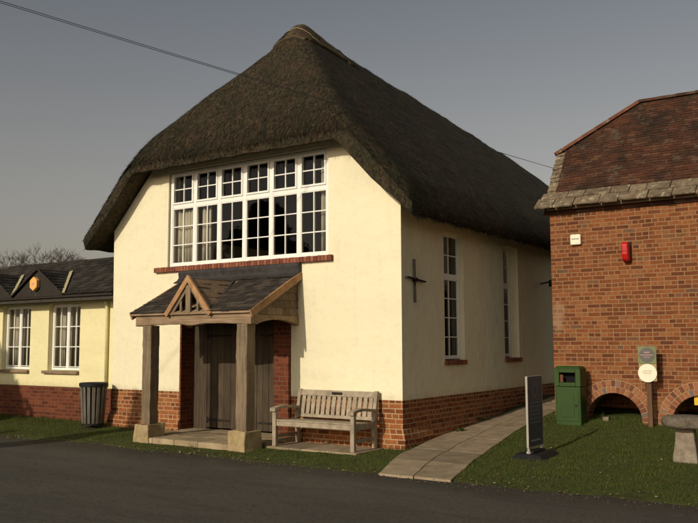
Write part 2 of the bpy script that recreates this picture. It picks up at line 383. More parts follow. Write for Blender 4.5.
def thing(name, label, cat, loc, group=None):
    o = bpy.data.objects.new(name, None); COL.objects.link(o); o.location = loc
    o.empty_display_size = 0.2
    o['label'] = label; o['category'] = cat
    if group: o['group'] = group
    return o

def tag(o, label=None, cat=None, kind=None, group=None):
    if label: o['label'] = label
    if cat: o['category'] = cat
    if kind: o['kind'] = kind
    if group: o['group'] = group
    return o

def nz(x, y, z=0.0): return mn.noise(Vector((x, y, z)))

def rough_box(mb, x0, x1, y0, y1, z0, z1, amp=0.012, n=4, seed=0.0, taper=0.0, f=5.0):
    """a box with gridded, slightly wandering faces (hewn stone or timber)"""
    def disp(p):
        q = Vector(p) * f + Vector((seed, seed * 1.7, seed * 0.3))
        return Vector(p) + mn.noise_vector(q) * amp
    cx, cy = (x0 + x1) / 2, (y0 + y1) / 2
    nx = max(1, round((x1 - x0) / ((z1 - z0 + x1 - x0 + y1 - y0) / 3) * n)); ny = max(1, round((y1 - y0) / ((z1 - z0 + x1 - x0 + y1 - y0) / 3) * n)); nzz = max(1, round((z1 - z0) / ((z1 - z0 + x1 - x0 + y1 - y0) / 3) * n))
    idx = {}; vs = []; fs = []
    def V(i, j, k):
        if (i, j, k) not in idx:
            t = 1 - taper * k / nzz
            x = cx + (x0 + (x1 - x0) * i / nx - cx) * t; y = cy + (y0 + (y1 - y0) * j / ny - cy) * t
            idx[(i, j, k)] = len(vs); vs.append(disp((x, y, z0 + (z1 - z0) * k / nzz)))
        return idx[(i, j, k)]
    for k in (0, nzz):
        for i in range(nx):
            for j in range(ny): fs.append((V(i, j, k), V(i + 1, j, k), V(i + 1, j + 1, k), V(i, j + 1, k)))
    for j in (0, ny):
        for i in range(nx):
            for k in range(nzz): fs.append((V(i, j, k), V(i + 1, j, k), V(i + 1, j, k + 1), V(i, j, k + 1)))
    for i in (0, nx):
        for j in range(ny):
            for k in range(nzz): fs.append((V(i, j, k), V(i, j + 1, k), V(i, j + 1, k + 1), V(i, j, k + 1)))
    mb.add(vs, fs)

def tiles(mb, O, U, Vd, lu, lv, gauge, width, thick, clip=None, jit=0.006, lap=1.5):
    """courses of lapped tiles on a plane: origin O at the eave, U along the eave, Vd up the slope"""
    O, U, Vd = Vector(O), Vector(U).normalized(), Vector(Vd).normalized()
    N = U.cross(Vd).normalized()
    if N.z < 0: N = -N
    rows = int(lv / gauge + 0.5)
    for r in range(rows):
        v0 = r * gauge; off = (width / 2 if r % 2 else 0) + random.uniform(-.01, .01)
        u = -off
        while u < lu - 0.005:
            w = width * random.uniform(0.93, 1.05)
            a, b = max(0, u), min(lu, u + w - 0.004)
            u += w
            if b - a < 0.02: continue
            if clip:
                cc = clip((a + b) / 2, v0 + gauge / 2, a, b)
                if not cc: continue
                if cc is not True: a, b = cc
                if b - a < 0.02: continue
            t0 = thick * (1.6 + random.uniform(-.3, .5)); dv = random.uniform(-jit, jit); du = random.uniform(-jit, jit) * 0.5
            v1 = min(v0 + gauge * lap, lv + 0.02)
            p = []
            for (uu, vv, h) in ((a + du, v0 + dv, t0), (b + du, v0 + dv + random.uniform(-jit, jit) * 0.5, t0 + random.uniform(-.003, .003)), (b, v1, thick * 0.25), (a, v1, thick * 0.25)):
                q = O + U * uu + Vd * vv + N * h; p.append(q)
            mb.hexa([p[0] - N * thick, p[1] - N * thick, p[2] - N * thick, p[3] - N * thick] + p)

# ---------------------------------------------------------------- ground
def edge_y(x):
    return -1.90 + 0.16 * nz(x * 0.6, 3.1) + 0.05 * nz(x * 3, 9.0) + (0.24 if -6.3 < x < -3.0 else 0.0) * (1 - abs(x + 4.65) / 1.65)
def terr(x, y):
    e = edge_y(x)
    if y < e - 0.12: return -0.12
    t = min(1, (y - (e - 0.12)) / 0.15)
    h = -0.05 + min(max((y - e) / 1.6, 0), 1) * 0.055
    if x > -0.3 and y > 0:
        s = min(1, (x + 0.3) / 0.3)
        yy = min(y, 6)
        h += s * max(0, 0.08 * yy - 0.016 * max(0, x) * min(1, yy))
    h += 0.016 * nz(x * 1.3, y * 1.3) + 0.008 * nz(x * 5, y * 5)
    return -0.12 + (h + 0.12) * t

def lin(a, b, st):
    n = max(1, int(round((b - a) / st))); return [a + (b - a) * i / n for i in range(n)]
xs = [-600, -250, -100, -60] + lin(-40, -12, 2) + lin(-12, 6, 0.12) + lin(6, 20, 1) + [20, 40, 80, 250, 600]
ys = [-600, -200, -60, -20, -12, -8, -5, -3.5, -2.8] + lin(-2.5, -1.4, 0.04) + lin(-1.4, 5, 0.12) + lin(5, 20, 1) + [20, 30, 60, 150, 300, 700]
g = MB(); nx, ny = len(xs), len(ys)
g.v = [(x, y, terr(x, y)) for y in ys for x in xs]
g.f = [(j * nx + i, j * nx + i + 1, (j + 1) * nx + i + 1, (j + 1) * nx + i) for j in range(ny - 1) for i in range(nx - 1)]
tag(g.build('ground', M['grassland'], smooth=True), kind='structure')
g = MB()
rx = [-300, -80, -30] + lin(-14, 8, 0.5) + [8, 30, 80, 300]; ry = [-8.6, -7, -5.5, -4.5, -3.6, -3.0, -2.5, -2.1, -1.5]
g.v = [(x, y, -0.062 + 0.03 * math.sin((y + 8.6) / 7.0 * math.pi) - 0.0 + 0.006 * nz(x * 1.1, y * 1.1)) for y in ry for x in rx]
g.f = [(j * len(rx) + i, j * len(rx) + i + 1, (j + 1) * len(rx) + i + 1, (j + 1) * len(rx) + i) for j in range(len(ry) - 1) for i in range(len(rx) - 1)]
tag(g.build('road', M['road'], smooth=True), kind='structure')

# concrete path of two rows of slabs along the side wall
PL = [(-2.02, 0.80), (-1.3, 0.52), (-0.55, 0.26), (0.5, 0.10), (1.4, 0.08), (2.4, 0.10), (3.4, 0.14), (4.5, 0.2), (7, 0.3), (14, 0.3)]
PR = [(-2.02, 1.80), (-1.3, 1.62), (-0.55, 1.42), (0.5, 1.20), (1.4, 1.08), (2.4, 0.96), (3.4, 0.93), (4.5, 0.9), (7, 0.95), (14, 0.95)]
def ip(T, y):
    if y <= T[0][0]: return T[0][1]
    for (a, va), (b, vb) in zip(T, T[1:]):
        if y <= b: return va + (vb - va) * (y - a) / (b - a)
    return T[-1][1]
g = MB()
y = -1.98; k = 0
while y < 9:
    L = 0.95 + 0.25 * random.random()
    for (t0, t1) in ((0.0, 0.49), (0.5, 1.0)):
        yo = y + (0.02 if t0 else 0)
        pts = []
        ns = 5
        for iy in range(ns + 1):
            for ix in range(4):
                yy = yo + (L - 0.012) * iy / ns; t = t0 + (t1 - t0) * ix / 3
                if iy == 0 and k == 0: yy += 0.02 * nz(t * 5, 1)
                x = ip(PL, yy) * (1 - t) + ip(PR, yy) * t
                pts.append((x, yy, max(terr(x, yy), -0.05) + 0.022 + 0.004 * nz(x * 2, yy * 2)))
        fs = [(iy * 4 + ix, iy * 4 + ix + 1, (iy + 1) * 4 + ix + 1, (iy + 1) * 4 + ix) for iy in range(ns) for ix in range(3)]
        bot = [(p[0], p[1], p[2] - 0.07) for p in pts]; n = len(pts)
        rim = [0, 1, 2, 3] + [4 * i + 3 for i in range(1, ns + 1)] + [ns * 4 + 2, ns * 4 + 1, ns * 4] + [4 * i for i in range(ns - 1, 0, -1)]
        fs += [(rim[i], rim[(i + 1) % len(rim)], rim[(i + 1) % len(rim)] + n, rim[i] + n) for i in range(len(rim))]
        g.add(pts + bot, fs)
    y += L; k += 1
tag(g.build('path', M['path'], bevel=0.006), kind='structure')
g = MB()
for i, (a, b) in enumerate(((-2.0, -1.3), (-1.295, -0.75), (-0.745, -0.3))):
    rough_box(g, a, b, -0.86, -0.09, -0.08, 0.012, 0.005, 5, i)
tag(g.build('paving', M['path'], bevel=0.008), kind='structure')

# ---------------------------------------------------------------- thatched hall
hall = thing('thatched_hall', 'cream plastered hall with steep dark thatched roof, wide white gable window and oak porch', 'hall', (-3.33, 0, 0))
XL, XR, YB = -6.65, 0.0, 14.6
front = wall('front_wall', M['plaster'], hall,
     [(XL + 0.05, 0.73), (-4.74, 0.73), (-4.74, 2.12), (-2.15, 2.12), (-2.15, 0.73), (XR, 0.73), (XR, 3.86), (-1.12, 5.02), (-5.53, 5.02), (XL, 3.86)],
     [rect(-5.12, -1.38, 3.045, 4.875)], 'y', -0.012, 0.30)
W1 = (1.42, 2.17); W2 = (3.93, 4.66)
side = wall('side_wall', M['plaster'], hall, [(0.288, 0.73), (YB, 0.73), (YB, 3.86), (0.288, 3.86)],
     [rect(W1[0], W1[1], 1.31, 3.50), rect(W2[0], W2[1], 1.31, 3.50), rect(7.2, 7.95, 1.31, 3.5)], 'x', 0.0, 0.30)
b = MB(); b.box(XL, XL + .28, .3, YB, -.1, 3.86); b.box(XL + .28, XR - .3, YB - .3, YB, -.1, 4.3); b.build('rear_wall', M['plaster'], hall)
b = MB(); b.box(XL + .285, -.305, .30, YB - .31, 2.52, 2.62); b.box(-5.0, -1.7, 6.0, 6.1, 2.63, 5.3); b.box(-4.9, -2.0, 1.2, 1.25, -.1, 2.5); b.build('upper_floor', M['inner'], hall)
# brick base with stepped courses
b = MB()
for (x0, x1) in ((XL, -4.71), (-2.17, XR - 0.004)):
    b.box(x0, x1, 0.0, 0.28, 0.31, 0.729)
b.box(XR - .30, XR - 0.004, 0.281, YB, 0.31, 0.729)
pl = b.build('plinth', M['plinth'], hall)
b = MB()
def band(z0, z1, pr, slope=0.0):
    for (x0, x1, e) in ((XL, -4.71, 0), (-2.17, XR, 1)):
        xr = x1 + (pr if e else 0)
        b.hexa([(x0, -pr, z0), (xr, -pr, z0), (xr, .2, z0), (x0, .2, z0), (x0, -pr + slope, z1), (xr - (slope if e else 0), -pr + slope, z1), (xr - (slope if e else 0), .2, z1), (x0, .2, z1)])
    b.hexa([(XR - .2, .2002, z0), (XR + pr, .2002, z0), (XR + pr, YB, z0), (XR - .2, YB, z0), (XR - .2, .2002, z1), (XR + pr - slope, .2002, z1), (XR + pr - slope, YB, z1), (XR - .2, YB, z1)])
band(-.15, 0.155, 0.075); band(0.155, 0.23, 0.075, 0.03); band(0.23, 0.305, 0.045, 0.042)
b.build('plinth_footing', M['plinth'], pl)

# brick piers, jambs, doors
for (a_, c_) in ((-4.739, -4.70), (-2.50, -2.155)):
    b = MB(); b.box(a_, c_, -0.03, 0.36, -.05, 2.12); b.build('door_pier', M['plinth2'], hall)
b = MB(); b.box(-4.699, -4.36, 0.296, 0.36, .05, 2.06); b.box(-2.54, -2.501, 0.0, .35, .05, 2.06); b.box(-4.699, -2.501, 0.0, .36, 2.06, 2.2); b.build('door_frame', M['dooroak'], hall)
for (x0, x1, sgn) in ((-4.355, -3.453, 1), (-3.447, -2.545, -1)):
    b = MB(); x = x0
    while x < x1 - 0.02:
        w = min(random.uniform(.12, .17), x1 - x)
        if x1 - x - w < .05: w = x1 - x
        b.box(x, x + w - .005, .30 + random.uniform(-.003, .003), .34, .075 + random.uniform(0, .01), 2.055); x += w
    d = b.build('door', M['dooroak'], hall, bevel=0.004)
    for z in (0.22, 1.75):
        b = MB(); hx = x0 + .02 if sgn > 0 else x1 - .02
        b.bar((hx, .293, z), (hx + sgn * .55, .293, z), .014, .05, w2=.01, h2=.025); b.tube([(hx, .288, z - .05), (hx, .288, z + .05)], .016, 8)
        b.build('strap_hinge', M['iron'], d)
    b = MB()
    if sgn > 0: b.tube([(x1 - .08, .27, 1.0), (x1 - .08, .27, 1.14)], .012, 8); b.box(x1 - .1, x1 - .06, .28, .299, .98, 1.16)
    else: b.tube([(x0 + .08, .27, 1.0), (x0 + .08, .27, 1.14)], .012, 8); b.box(x0 + .06, x0 + .1, .28, .299, .98, 1.16)
    b.build('door_handle', M['iron'], d)

# ---- windows
def window(parent, name, ax, pos, u0, u1, v0, v1, cols, rowspec, depth=0.06, fr=0.05, mull=0.06, bar=0.018, sash=True):
    """rowspec: list of (v_bottom, v_top, pane_rows, own_sash); pos = face of the frame; cols lights each two panes wide"""
    def B(mb, a, c, d, e, w0, w1):
        if ax == 'y': mb.box(a, c, pos + w0, pos + w1, d, e)
        else: mb.box(pos - w1, pos - w0, a, c, d, e)
    f = MB()
    B(f, u0, u0 + fr, v0, v1, 0, depth); B(f, u1 - fr, u1, v0, v1, 0, depth)
    B(f, u0 + fr, u1 - fr, v0, v0 + fr, 0, depth); B(f, u0 + fr, u1 - fr, v1 - fr, v1, 0, depth)
    cw = (u1 - u0 - 2 * fr - (cols - 1) * mull) / cols
    lights = []
    for c in range(cols):
        a = u0 + fr + c * (cw + mull)
        if c: B(f, a - mull, a, v0 + fr, v1 - fr, 0.004, depth)
        lights.append((a, a + cw))
    for r, (b0, b1, rows, own) in enumerate(rowspec):
        if r:
            for (a, c) in lights: B(f, a, c, rowspec[r - 1][1], b0, 0.006, depth)
    frame = None; sashes = []; gl = MB()
    for (b0, b1, rows, own) in rowspec:
        for (a, c) in lights:
            m = MB() if own else f
            w0 = -0.014 if own else 0.012
            st = 0.034 if own else 0.016
            B(m, a, a + st, b0, b1, w0, depth - .01); B(m, c - st, c, b0, b1, w0, depth - .01)
            B(m, a + st, c - st, b0, b0 + st, w0, depth - .01); B(m, a + st, c - st, b1 - st, b1, w0, depth - .01)
            mid = (a + c) / 2
            B(m, mid - bar / 2, mid + bar / 2, b0 + st, b1 - st, .016, depth - .012)
            for k in range(1, rows):
                v = b0 + (b1 - b0) * k / rows
                B(m, a + st, mid - bar / 2, v - bar / 2, v + bar / 2, .018, depth - .014); B(m, mid + bar / 2, c - st, v - bar / 2, v + bar / 2, .018, depth - .014)
            if own: sashes.append(m)
            q = [(a + st * .5, b0 + st * .5), (c - st * .5, b0 + st * .5), (c - st * .5, b1 - st * .5), (a + st * .5, b1 - st * .5)]
            gl.add([(uu, pos + .036, vv) if ax == 'y' else (pos - .036, uu, vv) for uu, vv in q], [(0, 1, 2, 3)])
    frame = f.build(name, M['white'], parent, bevel=0.003)
    for m in sashes: m.build('casement', M['white'], frame, bevel=0.003)
    gl.build('glass_pane', M['glass'], frame, recalc=False)
    return frame

def curtain(parent, ax, pos, u0, u1, v0, v1, waves=6, amp=0.03):
    m = MB(); n = waves * 8; vs = []
    for i in range(n + 1):
        t = i / n; u = u0 + (u1 - u0) * t; w = amp * math.sin(t * waves * 2 * math.pi) + amp * .4 * math.sin(t * waves * 5.1)
        for v in (v0, v1):
            vs.append((u, pos + w, v) if ax == 'y' else (pos - w, u, v))
    m.add(vs, [(2 * i, 2 * i + 2, 2 * i + 3, 2 * i + 1) for i in range(n)])
    o = m.build('curtain', M['curtain'], parent, smooth=True)
    s = o.modifiers.new('solid', 'SOLIDIFY'); s.thickness = 0.004
    return o

gw = window(hall, 'gable_window', 'y', 0.03, -5.10, -1.40, 3.06, 4.86, 6, [(3.115, 4.165, 3, False), (4.245, 4.81, 2, True)], 0.07, 0.055, 0.075, 0.020)
curtain(gw, 'y', 0.17, -5.05, -4.62, 3.1, 4.15, 5); curtain(gw, 'y', 0.17, -4.40, -4.16, 3.1, 4.2, 3); curtain(gw, 'y', 0.18, -1.66, -1.42, 3.1, 4.7, 4)
b = MB(); x = -5.42
while x < -1.34:
    b.box(x, x + .064, -.085 + random.uniform(-.004, .004), 0.02, 2.955, 3.048 + random.uniform(-.003, .003)); x += .0715
b.build('brick_sill', M['sillbrick'], gw, bevel=0.006)
b = MB(); b.box(-5.42, -1.345, -.07, 0.01, 2.962, 3.040); b.build('mortar_bed', M['mortar'], gw)
for (w0, w1) in (W1, W2, (7.2, 7.95)):
    w = window(hall, 'side_window', 'x', -0.085 if w0 < 3 else -0.17, w0, w1, 1.33, 3.50, 1, [(1.375, 2.70, 4, False), (2.78, 3.455, 2, False)], 0.06, 0.045, 0.05, 0.018)
    b = MB(); y = w0 - .02
    while y < w1: b.box(-.12, .05, y, y + .064, 1.235, 1.312); y += .0715
    b.build('brick_sill', M['sillbrick'], w, bevel=0.005)
    if w0 > 3: curtain(w, 'x', -0.24, w0 + .03, w1 - .3, 1.36, 3.4, 4)
# iron wall tie on the side wall
b = MB(); b.bar((.03, .36, 2.24), (.03, .345, 2.93), .022, .035, up=(1, 0, 0)); b.bar((.045, .07, 2.63), (.045, .66, 2.585), .022, .06, up=(1, 0, 0)); b.tube([(-.01, .355, 2.6), (.075, .355, 2.6)], .035, 8)
tie = b.build('wall_tie', M['iron'], hall, bevel=0.004)
b = MB(); b.bar((.0, 5.9, 2.86), (.26, 5.9, 2.90), .03, .03); b.tube([(.24, 5.9, 2.93), (.26, 5.9, 2.80)], [.05, .07], 10); b.build('wall_bracket', M['iron'], hall)

# ---- thatch
EX0, EX1, EY0, EY1 = -7.03, 0.44, -0.46, 15.2
CX = -3.33
def smin(a, b, k):
    h = max(k - abs(a - b), 0) / k
    return min(a, b) - h * h * k * 0.25
def zridge(y):
    return 7.89 - 0.060 * max(0, y - 1.8) - 0.004 * max(0, y - 6) ** 1.5
def thatch_top(x, y, kk=0.30, dr=0.0):
    zr = zridge(y)
    s = (zr - 3.84) / (EX1 - CX)
    right = 3.84 + s * (EX1 - x); left = 3.80 + s * (x - EX0)
    if dr:
        e = max(0, 1 - (y - EY0) / .6)
        right -= dr * e * min(1, max(0, EX1 - x) / .7); left -= dr * .5 * e * min(1, max(0, x - EX0) / .7)
    fr = 5.17 + 1.27 * (y - EY0); bk = 4.6 + 1.15 * (EY1 - y)
    z = smin(right, left, 0.30)
    z = smin(z, fr, kk); z = smin(z, bk, 0.5)
    return z + 0.075 + (0.09 * max(0, 1 - math.hypot((x - CX) * 1.3, y - 1.85) / .8) if kk > .2 else 0)
def tz(x, y):
    z = thatch_top(x, y)
    d = min(x - EX0, EX1 - x, y - EY0, EY1 - y)
    if d < 0.30: z -= 0.20 * (1 - d / 0.30) ** 2
    return z + 0.045 * nz(x * 0.9, y * 0.9, 2) + 0.020 * nz(x * 3.1, y * 3.1, 5) + 0.012 * nz(x * 9, y * 9, 8)
nx, ny = 104, 150
txs = [EX0 + (EX1 - EX0) * i / nx for i in range(nx + 1)]
tys = [EY0 + (EY1 - EY0) * (j / ny) ** 1.35 for j in range(ny + 1)]
b = MB(); W = nx + 1
def lipx(x, y):   # ragged outline
    return (x + (0.03 * nz(y * 2.2, 4) + .015 * nz(y * 9, 7) if x in (EX0, EX1) else 0), y + (0.03 * nz(x * 2.2, 1) + .015 * nz(x * 9, 2) if y in (EY0, EY1) else 0))
top = []; bot = []
for y in tys:
    for x in txs:
        X, Y = lipx(x, y)
        top.append((X, Y, tz(x, y)))
        zb = thatch_top(x, y) - 0.40
        zb = thatch_top(x, y, .10, .15) - 0.40
        bx = X + (0.05 if x == EX0 else -0.05 if x == EX1 else 0); by = Y + (0.05 if y == EY0 else 0)
        bot.append((bx, by, zb + 0.02 * nz(x * 4, y * 4, 3)))
nV = len(top)
fs = []
for j in range(ny):
    for i in range(nx):
        a = j * W + i
        fs.append((a, a + 1, a + W + 1, a + W)); fs.append((nV + a, nV + a + W, nV + a + W + 1, nV + a + 1))
rim = [i for i in range(nx)] + [j * W + nx for j in range(ny)] + [ny * W + i for i in range(nx, 0, -1)] + [j * W for j in range(ny, 0, -1)]
for i in range(len(rim)):
    a, c = rim[i], rim[(i + 1) % len(rim)]
    fs.append((a, a + nV, c + nV, c))
b.add(top + bot, fs)
roof = b.build('thatched_roof', M['thatch'], hall, smooth=True)
# straw ends combed down the slopes
b = MB(); cnt = 0
def straw(mb, p, d, n, L, w):
    d = d.normalized(); r = d.cross(n).normalized() * w * .5
    mb.add([p - r, p + r, p + d * L + r * .6 + n * random.uniform(-.006, .012)], [(0, 1, 2)])
while cnt < 120000:
    x = random.uniform(EX0 + .02, EX1 - .01); y = EY0 + (EY1 - EY0) * random.random() ** 1.7
    if x < CX - 0.3 and y > 3.0: continue
    e = .03
    z = tz(x, y); gx = (thatch_top(x + e, y) - thatch_top(x - e, y)) / (2 * e); gy = (thatch_top(x, y + e) - thatch_top(x, y - e)) / (2 * e)
    n = Vector((-gx, -gy, 1)).normalized(); d = Vector((-gx, -gy, -(gx * gx + gy * gy)))
    if d.length < .1: continue
    d = d.normalized() + Vector((random.gauss(0, .26), random.gauss(0, .26), random.gauss(0, .07)))
    p = Vector((x, y, z)) + n * random.uniform(-.004, .007)
    straw(b, p, d, n, random.uniform(.05, .15), random.uniform(.005, .010)); cnt += 1
for k in range(3500):   # cut butts along the eaves
    t = random.random()
    if t < .35: x = random.uniform(EX0, EX1); y = EY0; o = Vector((0, -1, 0))
    else: x = EX1; y = EY0 + (11 - EY0) * random.random() ** 1.3; o = Vector((1, 0, 0))
    X, Y = x, y
    zz = thatch_top(x, y); zt_ = tz(x, y)
    z = random.uniform(zz - .40, zt_)
    p = Vector((X, Y, z)) - o * random.uniform(0.02, .05)
    straw(b, p, o * .35 + Vector((random.gauss(0, .15), random.gauss(0, .15), -random.uniform(.3, 1.2))), o.cross(Vector((0, 0, 1))) + o * .5, random.uniform(.05, .12), .010)
tag(b.build('straw', M['thatch'], roof), kind='stuff')
# straw ridge cap with liggers at the front peak
b = MB(); vs = []; fs = []
na, nr = 20, 12
gx_ = [CX - .62 + 1.24 * i / 24 for i in range(25)]; gy_ = [1.30 + 13.0 * (j / 40) ** 1.6 for j in range(41)]
keep = {}
def capz(x, y): return tz(x, y) + 0.05 + 0.015 * nz(x * 12, y * 12)
for j, y in enumerate(gy_):
    for i, x in enumerate(gx_):
        t = y if y > 1.8 else 1.8
        keep[(i, j)] = len(vs); vs.append((x, y, capz(x, y) + (0.04 * max(0, 1 - abs(y - 1.9) / .7) * max(0, 1 - abs(x - CX) / .35))))
for j in range(40):
    for i in range(24):
        q = [(i, j), (i + 1, j), (i + 1, j + 1), (i, j + 1)]
        zc = sum(vs[keep[k]][2] for k in q) / 4; yc = gy_[j]
        if yc < 2.75 + .2 * nz(i * .6, 3) and zc > zridge(yc) - 0.42 + 0.05 * nz(i * .7, j * .7): fs.append(tuple(keep[k] for k in q))
b.add(vs, fs); cap = b.build('ridge_cap', M['thatchcap'], roof, smooth=True)
sm = cap.modifiers.new('solid', 'SOLIDIFY'); sm.thickness = 0.07; sm.offset = -1
b = MB()
pts = []
for i in range(41):
    a = math.pi * (1.0 * i / 40)
    x = CX - .50 * math.cos(a); y = 1.84 - .36 * math.sin(a) if True else 0
    pts.append((x, y, capz(x, y) + .012))
pts = [(CX - .50 - .0, 3.2 - .34 * k, capz(CX - .5, 3.2 - .34 * k) + .012) for k in range(2, 4)] + pts + [(CX + .5, 2.18 + .25 * k, capz(CX + .5, 2.18 + .25 * k) + .012) for k in range(2)]
b.tube(pts, .011, 6); b.tube([(p[0] * 1.0, p[1] - .02, p[2] - .085) for p in pts[3:40]], .010, 6)
b.build('ligger', M['ligger'], roof)
b = MB()
for k in range(7000):
    y = 1.32 + random.random() * 1.4; x = CX + random.uniform(-.5, .5); z = capz(x, y)
    if z < zridge(y) - .36: continue
    s = 1 if x > CX else -1
    straw(b, Vector((x, y, z + .01)), Vector((s * .6, -.5 if y < 2.1 else 0, -.7)) + Vector((random.gauss(0, .2), random.gauss(0, .2), 0)), Vector((s * .6, -.3, .7)), random.uniform(.05, .12), .006)
tag(b.build('straw', M['thatchcap'], cap), kind='stuff')

# ---- porch
def wavy_beam(mb, x0, x1, y0, y1, zb, z1, n=40, arch=0.04):
    prof = []
    for i in range(n + 1):
        t = i / n; x = x0 + (x1 - x0) * t
        lo = zb + arch * (math.sin(t * math.pi) ** 0.6) * .7 + .014 * nz(x * 3.3, 1.0) - .03 * math.exp(-((t - .5) / .07) ** 2)
        prof.append((x, lo, z1 + .006 * nz(x * 2.1, 5)))
    vs = []
    for x, lo, hi in prof: vs += [(x, y0 + .008 * nz(x * 3, 7), lo), (x, y1, lo), (x, y1, hi), (x, y0 + .006 * nz(x * 4, 3), hi)]
    fs = []
    for i in range(n):
        a = i * 4
        for k in range(4): fs.append((a + k, a + (k + 1) % 4, a + 4 + (k + 1) % 4, a + 4 + k))
    fs += [(0, 1, 2, 3), (n * 4 + 3, n * 4 + 2, n * 4 + 1, n * 4)]
    mb.add(vs, fs)
PXL, PXR, PF = -4.56, -1.965, -1.26
b = MB(); wavy_beam(b, PXL, PXR, PF, PF + .16, 1.905, 2.085); beam = b.build('porch_beam', M['oakx'], hall, bevel=0.008)
for xs_ in (PXL + .02, PXR - .14):
    b = MB(); n = 14; vs = []
    for i in range(n + 1):
        t = i / n; y = PF + .165 + (0 - PF - .165 - .014) * t
        lo = 1.90 + .09 * math.sin(t * math.pi) ** .7
        vs += [(xs_, y, lo), (xs_ + .12, y, lo), (xs_ + .12, y, 2.06), (xs_, y, 2.06)]
    fs = [(i * 4 + k, i * 4 + (k + 1) % 4, i * 4 + 4 + (k + 1) % 4, i * 4 + 4 + k) for i in range(n) for k in range(4)] + [(0, 1, 2, 3), (n * 4 + 3, n * 4 + 2, n * 4 + 1, n * 4)]
    b.add(vs, fs); b.build('side_beam', M['oakx'], beam, bevel=0.006)
for (x0, x1) in ((-4.38, -4.175), (-2.265, -2.045)):
    b = MB(); n = 26; vs = []
    for i in range(n + 1):
        z = .26 + (1.915 - .26) * i / n
        j = [.011 * nz(z * 4.5, x0 * 3 + q * 5) + .006 * nz(z * 11, q) for q in range(4)]
        vs += [(x0 + j[0], PF - .0 + j[1], z), (x1 + j[2], PF + j[1], z), (x1 + j[2], PF + .20 + j[3], z), (x0 + j[0], PF + .20 + j[3], z)]
    fs = [(i * 4 + k, i * 4 + (k + 1) % 4, i * 4 + 4 + (k + 1) % 4, i * 4 + 4 + k) for i in range(n) for k in range(4)] + [(0, 1, 2, 3), (n * 4 + 3, n * 4 + 2, n * 4 + 1, n * 4)]
    b.add(vs, fs); po = b.build('porch_post', M['oakpost'], hall, bevel=0.012)
    b = MB(); rough_box(b, x0 - .095, x1 + .045, PF - .08, PF + .34, -.14, .265, .022, 9, x0, 0.05, 4.5); b.build('pad_stone', M['stone'], po, bevel=0.015)
b = MB(); x = -4.10
i = 0
for w in (.62, .55, .60):
    pass
cuts = [-4.62, -4.05, -3.55, -3.02, -2.48, -1.98]
ycut = [-1.30, -.80, -.38, -.035]
for i in range(5):
    for j in range(3):
        x0, x1 = cuts[i] + (.1 if j % 2 and i else 0), cuts[i + 1] + (.1 if j % 2 and i < 4 else 0)
        if j == 0 and i == 0: x0 = -4.14
        if j == 0 and i == 4: x1 = -2.30
        rough_box(b, x0, x1 - .008, ycut[j] + (.02 * nz(i * 3.3, 1) if j == 0 else 0), ycut[j + 1] - .008, -.14, .055 + random.uniform(-.004, .004), .007, 6, i * 3 + j)
b.box(-4.698, -2.505, -.034, .36, -.14, .05)
b.build('doorstep', M['step'], hall, bevel=0.012)
# roof
RZ0, RZ1, RY0 = 2.115, 2.775, -1.33
slp = Vector((0, -RY0, RZ1 - RZ0))
RL, RR = -4.64, -1.93
GX, GH, GW = -3.27, 2.665, .50
b = MB()
b.hexa([(RL, RY0 + .02, RZ0 - .03), (RR, RY0 + .02, RZ0 - .03), (RR, -.014, RZ1 - .03), (RL, -.014, RZ1 - .03), (RL, RY0 + .02, RZ0), (RR, RY0 + .02, RZ0), (RR, -.014, RZ1), (RL, -.014, RZ1)])
proof = b.build('porch_roof', M['oakx'], hall)
def gclip(u, v, a, c):
    x = RL + u; frac = v / slp.length; y = RY0 + frac * (-RY0); z = RZ0 + frac * (RZ1 - RZ0)
    half = GW * (GH - z) / (GH - 2.03)
    if z > GH: return True
    lo, hi = GX - half, GX + half; A, Cc = RL + a, RL + c
    if A > lo and Cc < hi: return False
    if A < lo < Cc: return (a, lo - RL)
    if A < hi < Cc: return (hi - RL, c)
    return True
b = MB(); tiles(b, (RL, RY0, RZ0 + .004), (1, 0, 0), slp, RR - RL, slp.length - .02, .115, .19, .012, gclip); b.build('slate', M['slate'], proof)
# gablet: two little slopes running back into the roof, truss in front
gy1 = RY0 + (GH - RZ0) / (RZ1 - RZ0) * (-RY0)
b = MB()
for s in (1, -1):
    o = Vector((GX + s * GW, PF - .03, 2.03)); U = Vector((0, 1, 0)); V = Vector((-s * GW, 0, GH - 2.03))
    yv = PF - .03
    def yb(v, s=s):
        z = 2.03 + v / V.length * (GH - 2.03); return max(0.0, RY0 + (z - RZ0) / (RZ1 - RZ0) * (-RY0) - yv) + .02
    def cl(u, v, a, c, yb=yb):
        m = yb(v)
        if a > m: return False
        return (a, min(c, m))
    tiles(b, o, U, V, gy1 - yv + .02, V.length, .10, .18, .012, cl)
b.build('slate', M['slate'], proof)
b = MB()
for s in (1, -1):
    a = Vector((GX + s * GW * .98, PF + .01, 2.04)); c = Vector((GX, gy1, GH + .0)); f2 = Vector((GX, PF + .01, GH))
    b.add([a, f2, c, (GX + s * GW * .98, RY0 + .1, 2.05)], [(0, 1, 2), (0, 2, 3)])
o = b.build('gablet_deck', M['oakx'], proof); sm = o.modifiers.new('s', 'SOLIDIFY'); sm.thickness = .02; sm.offset = 1
b = MB()
for s in (1,):
    b.bar((GX + s * GW, RY0 + .03, 2.115), (GX + .01, gy1, GH + .03), .035, .02, up=(0, -.5, 1))
b.build('valley_lead', M['lead'], proof)
b = MB()
for s in (1, -1): b.bar((GX + s * (GW - .02), PF - .035, 2.04), (GX + s * .005, PF - .035, GH - .03), .04, .085, up=(0, -1, 0)) if False else b.bar((GX + s * (GW + .0), PF - .05 + s * .002, 2.075), (GX - s * .028, PF - .05 + s * .002, GH + .036), .05, .085, up=(s, 0, .8))
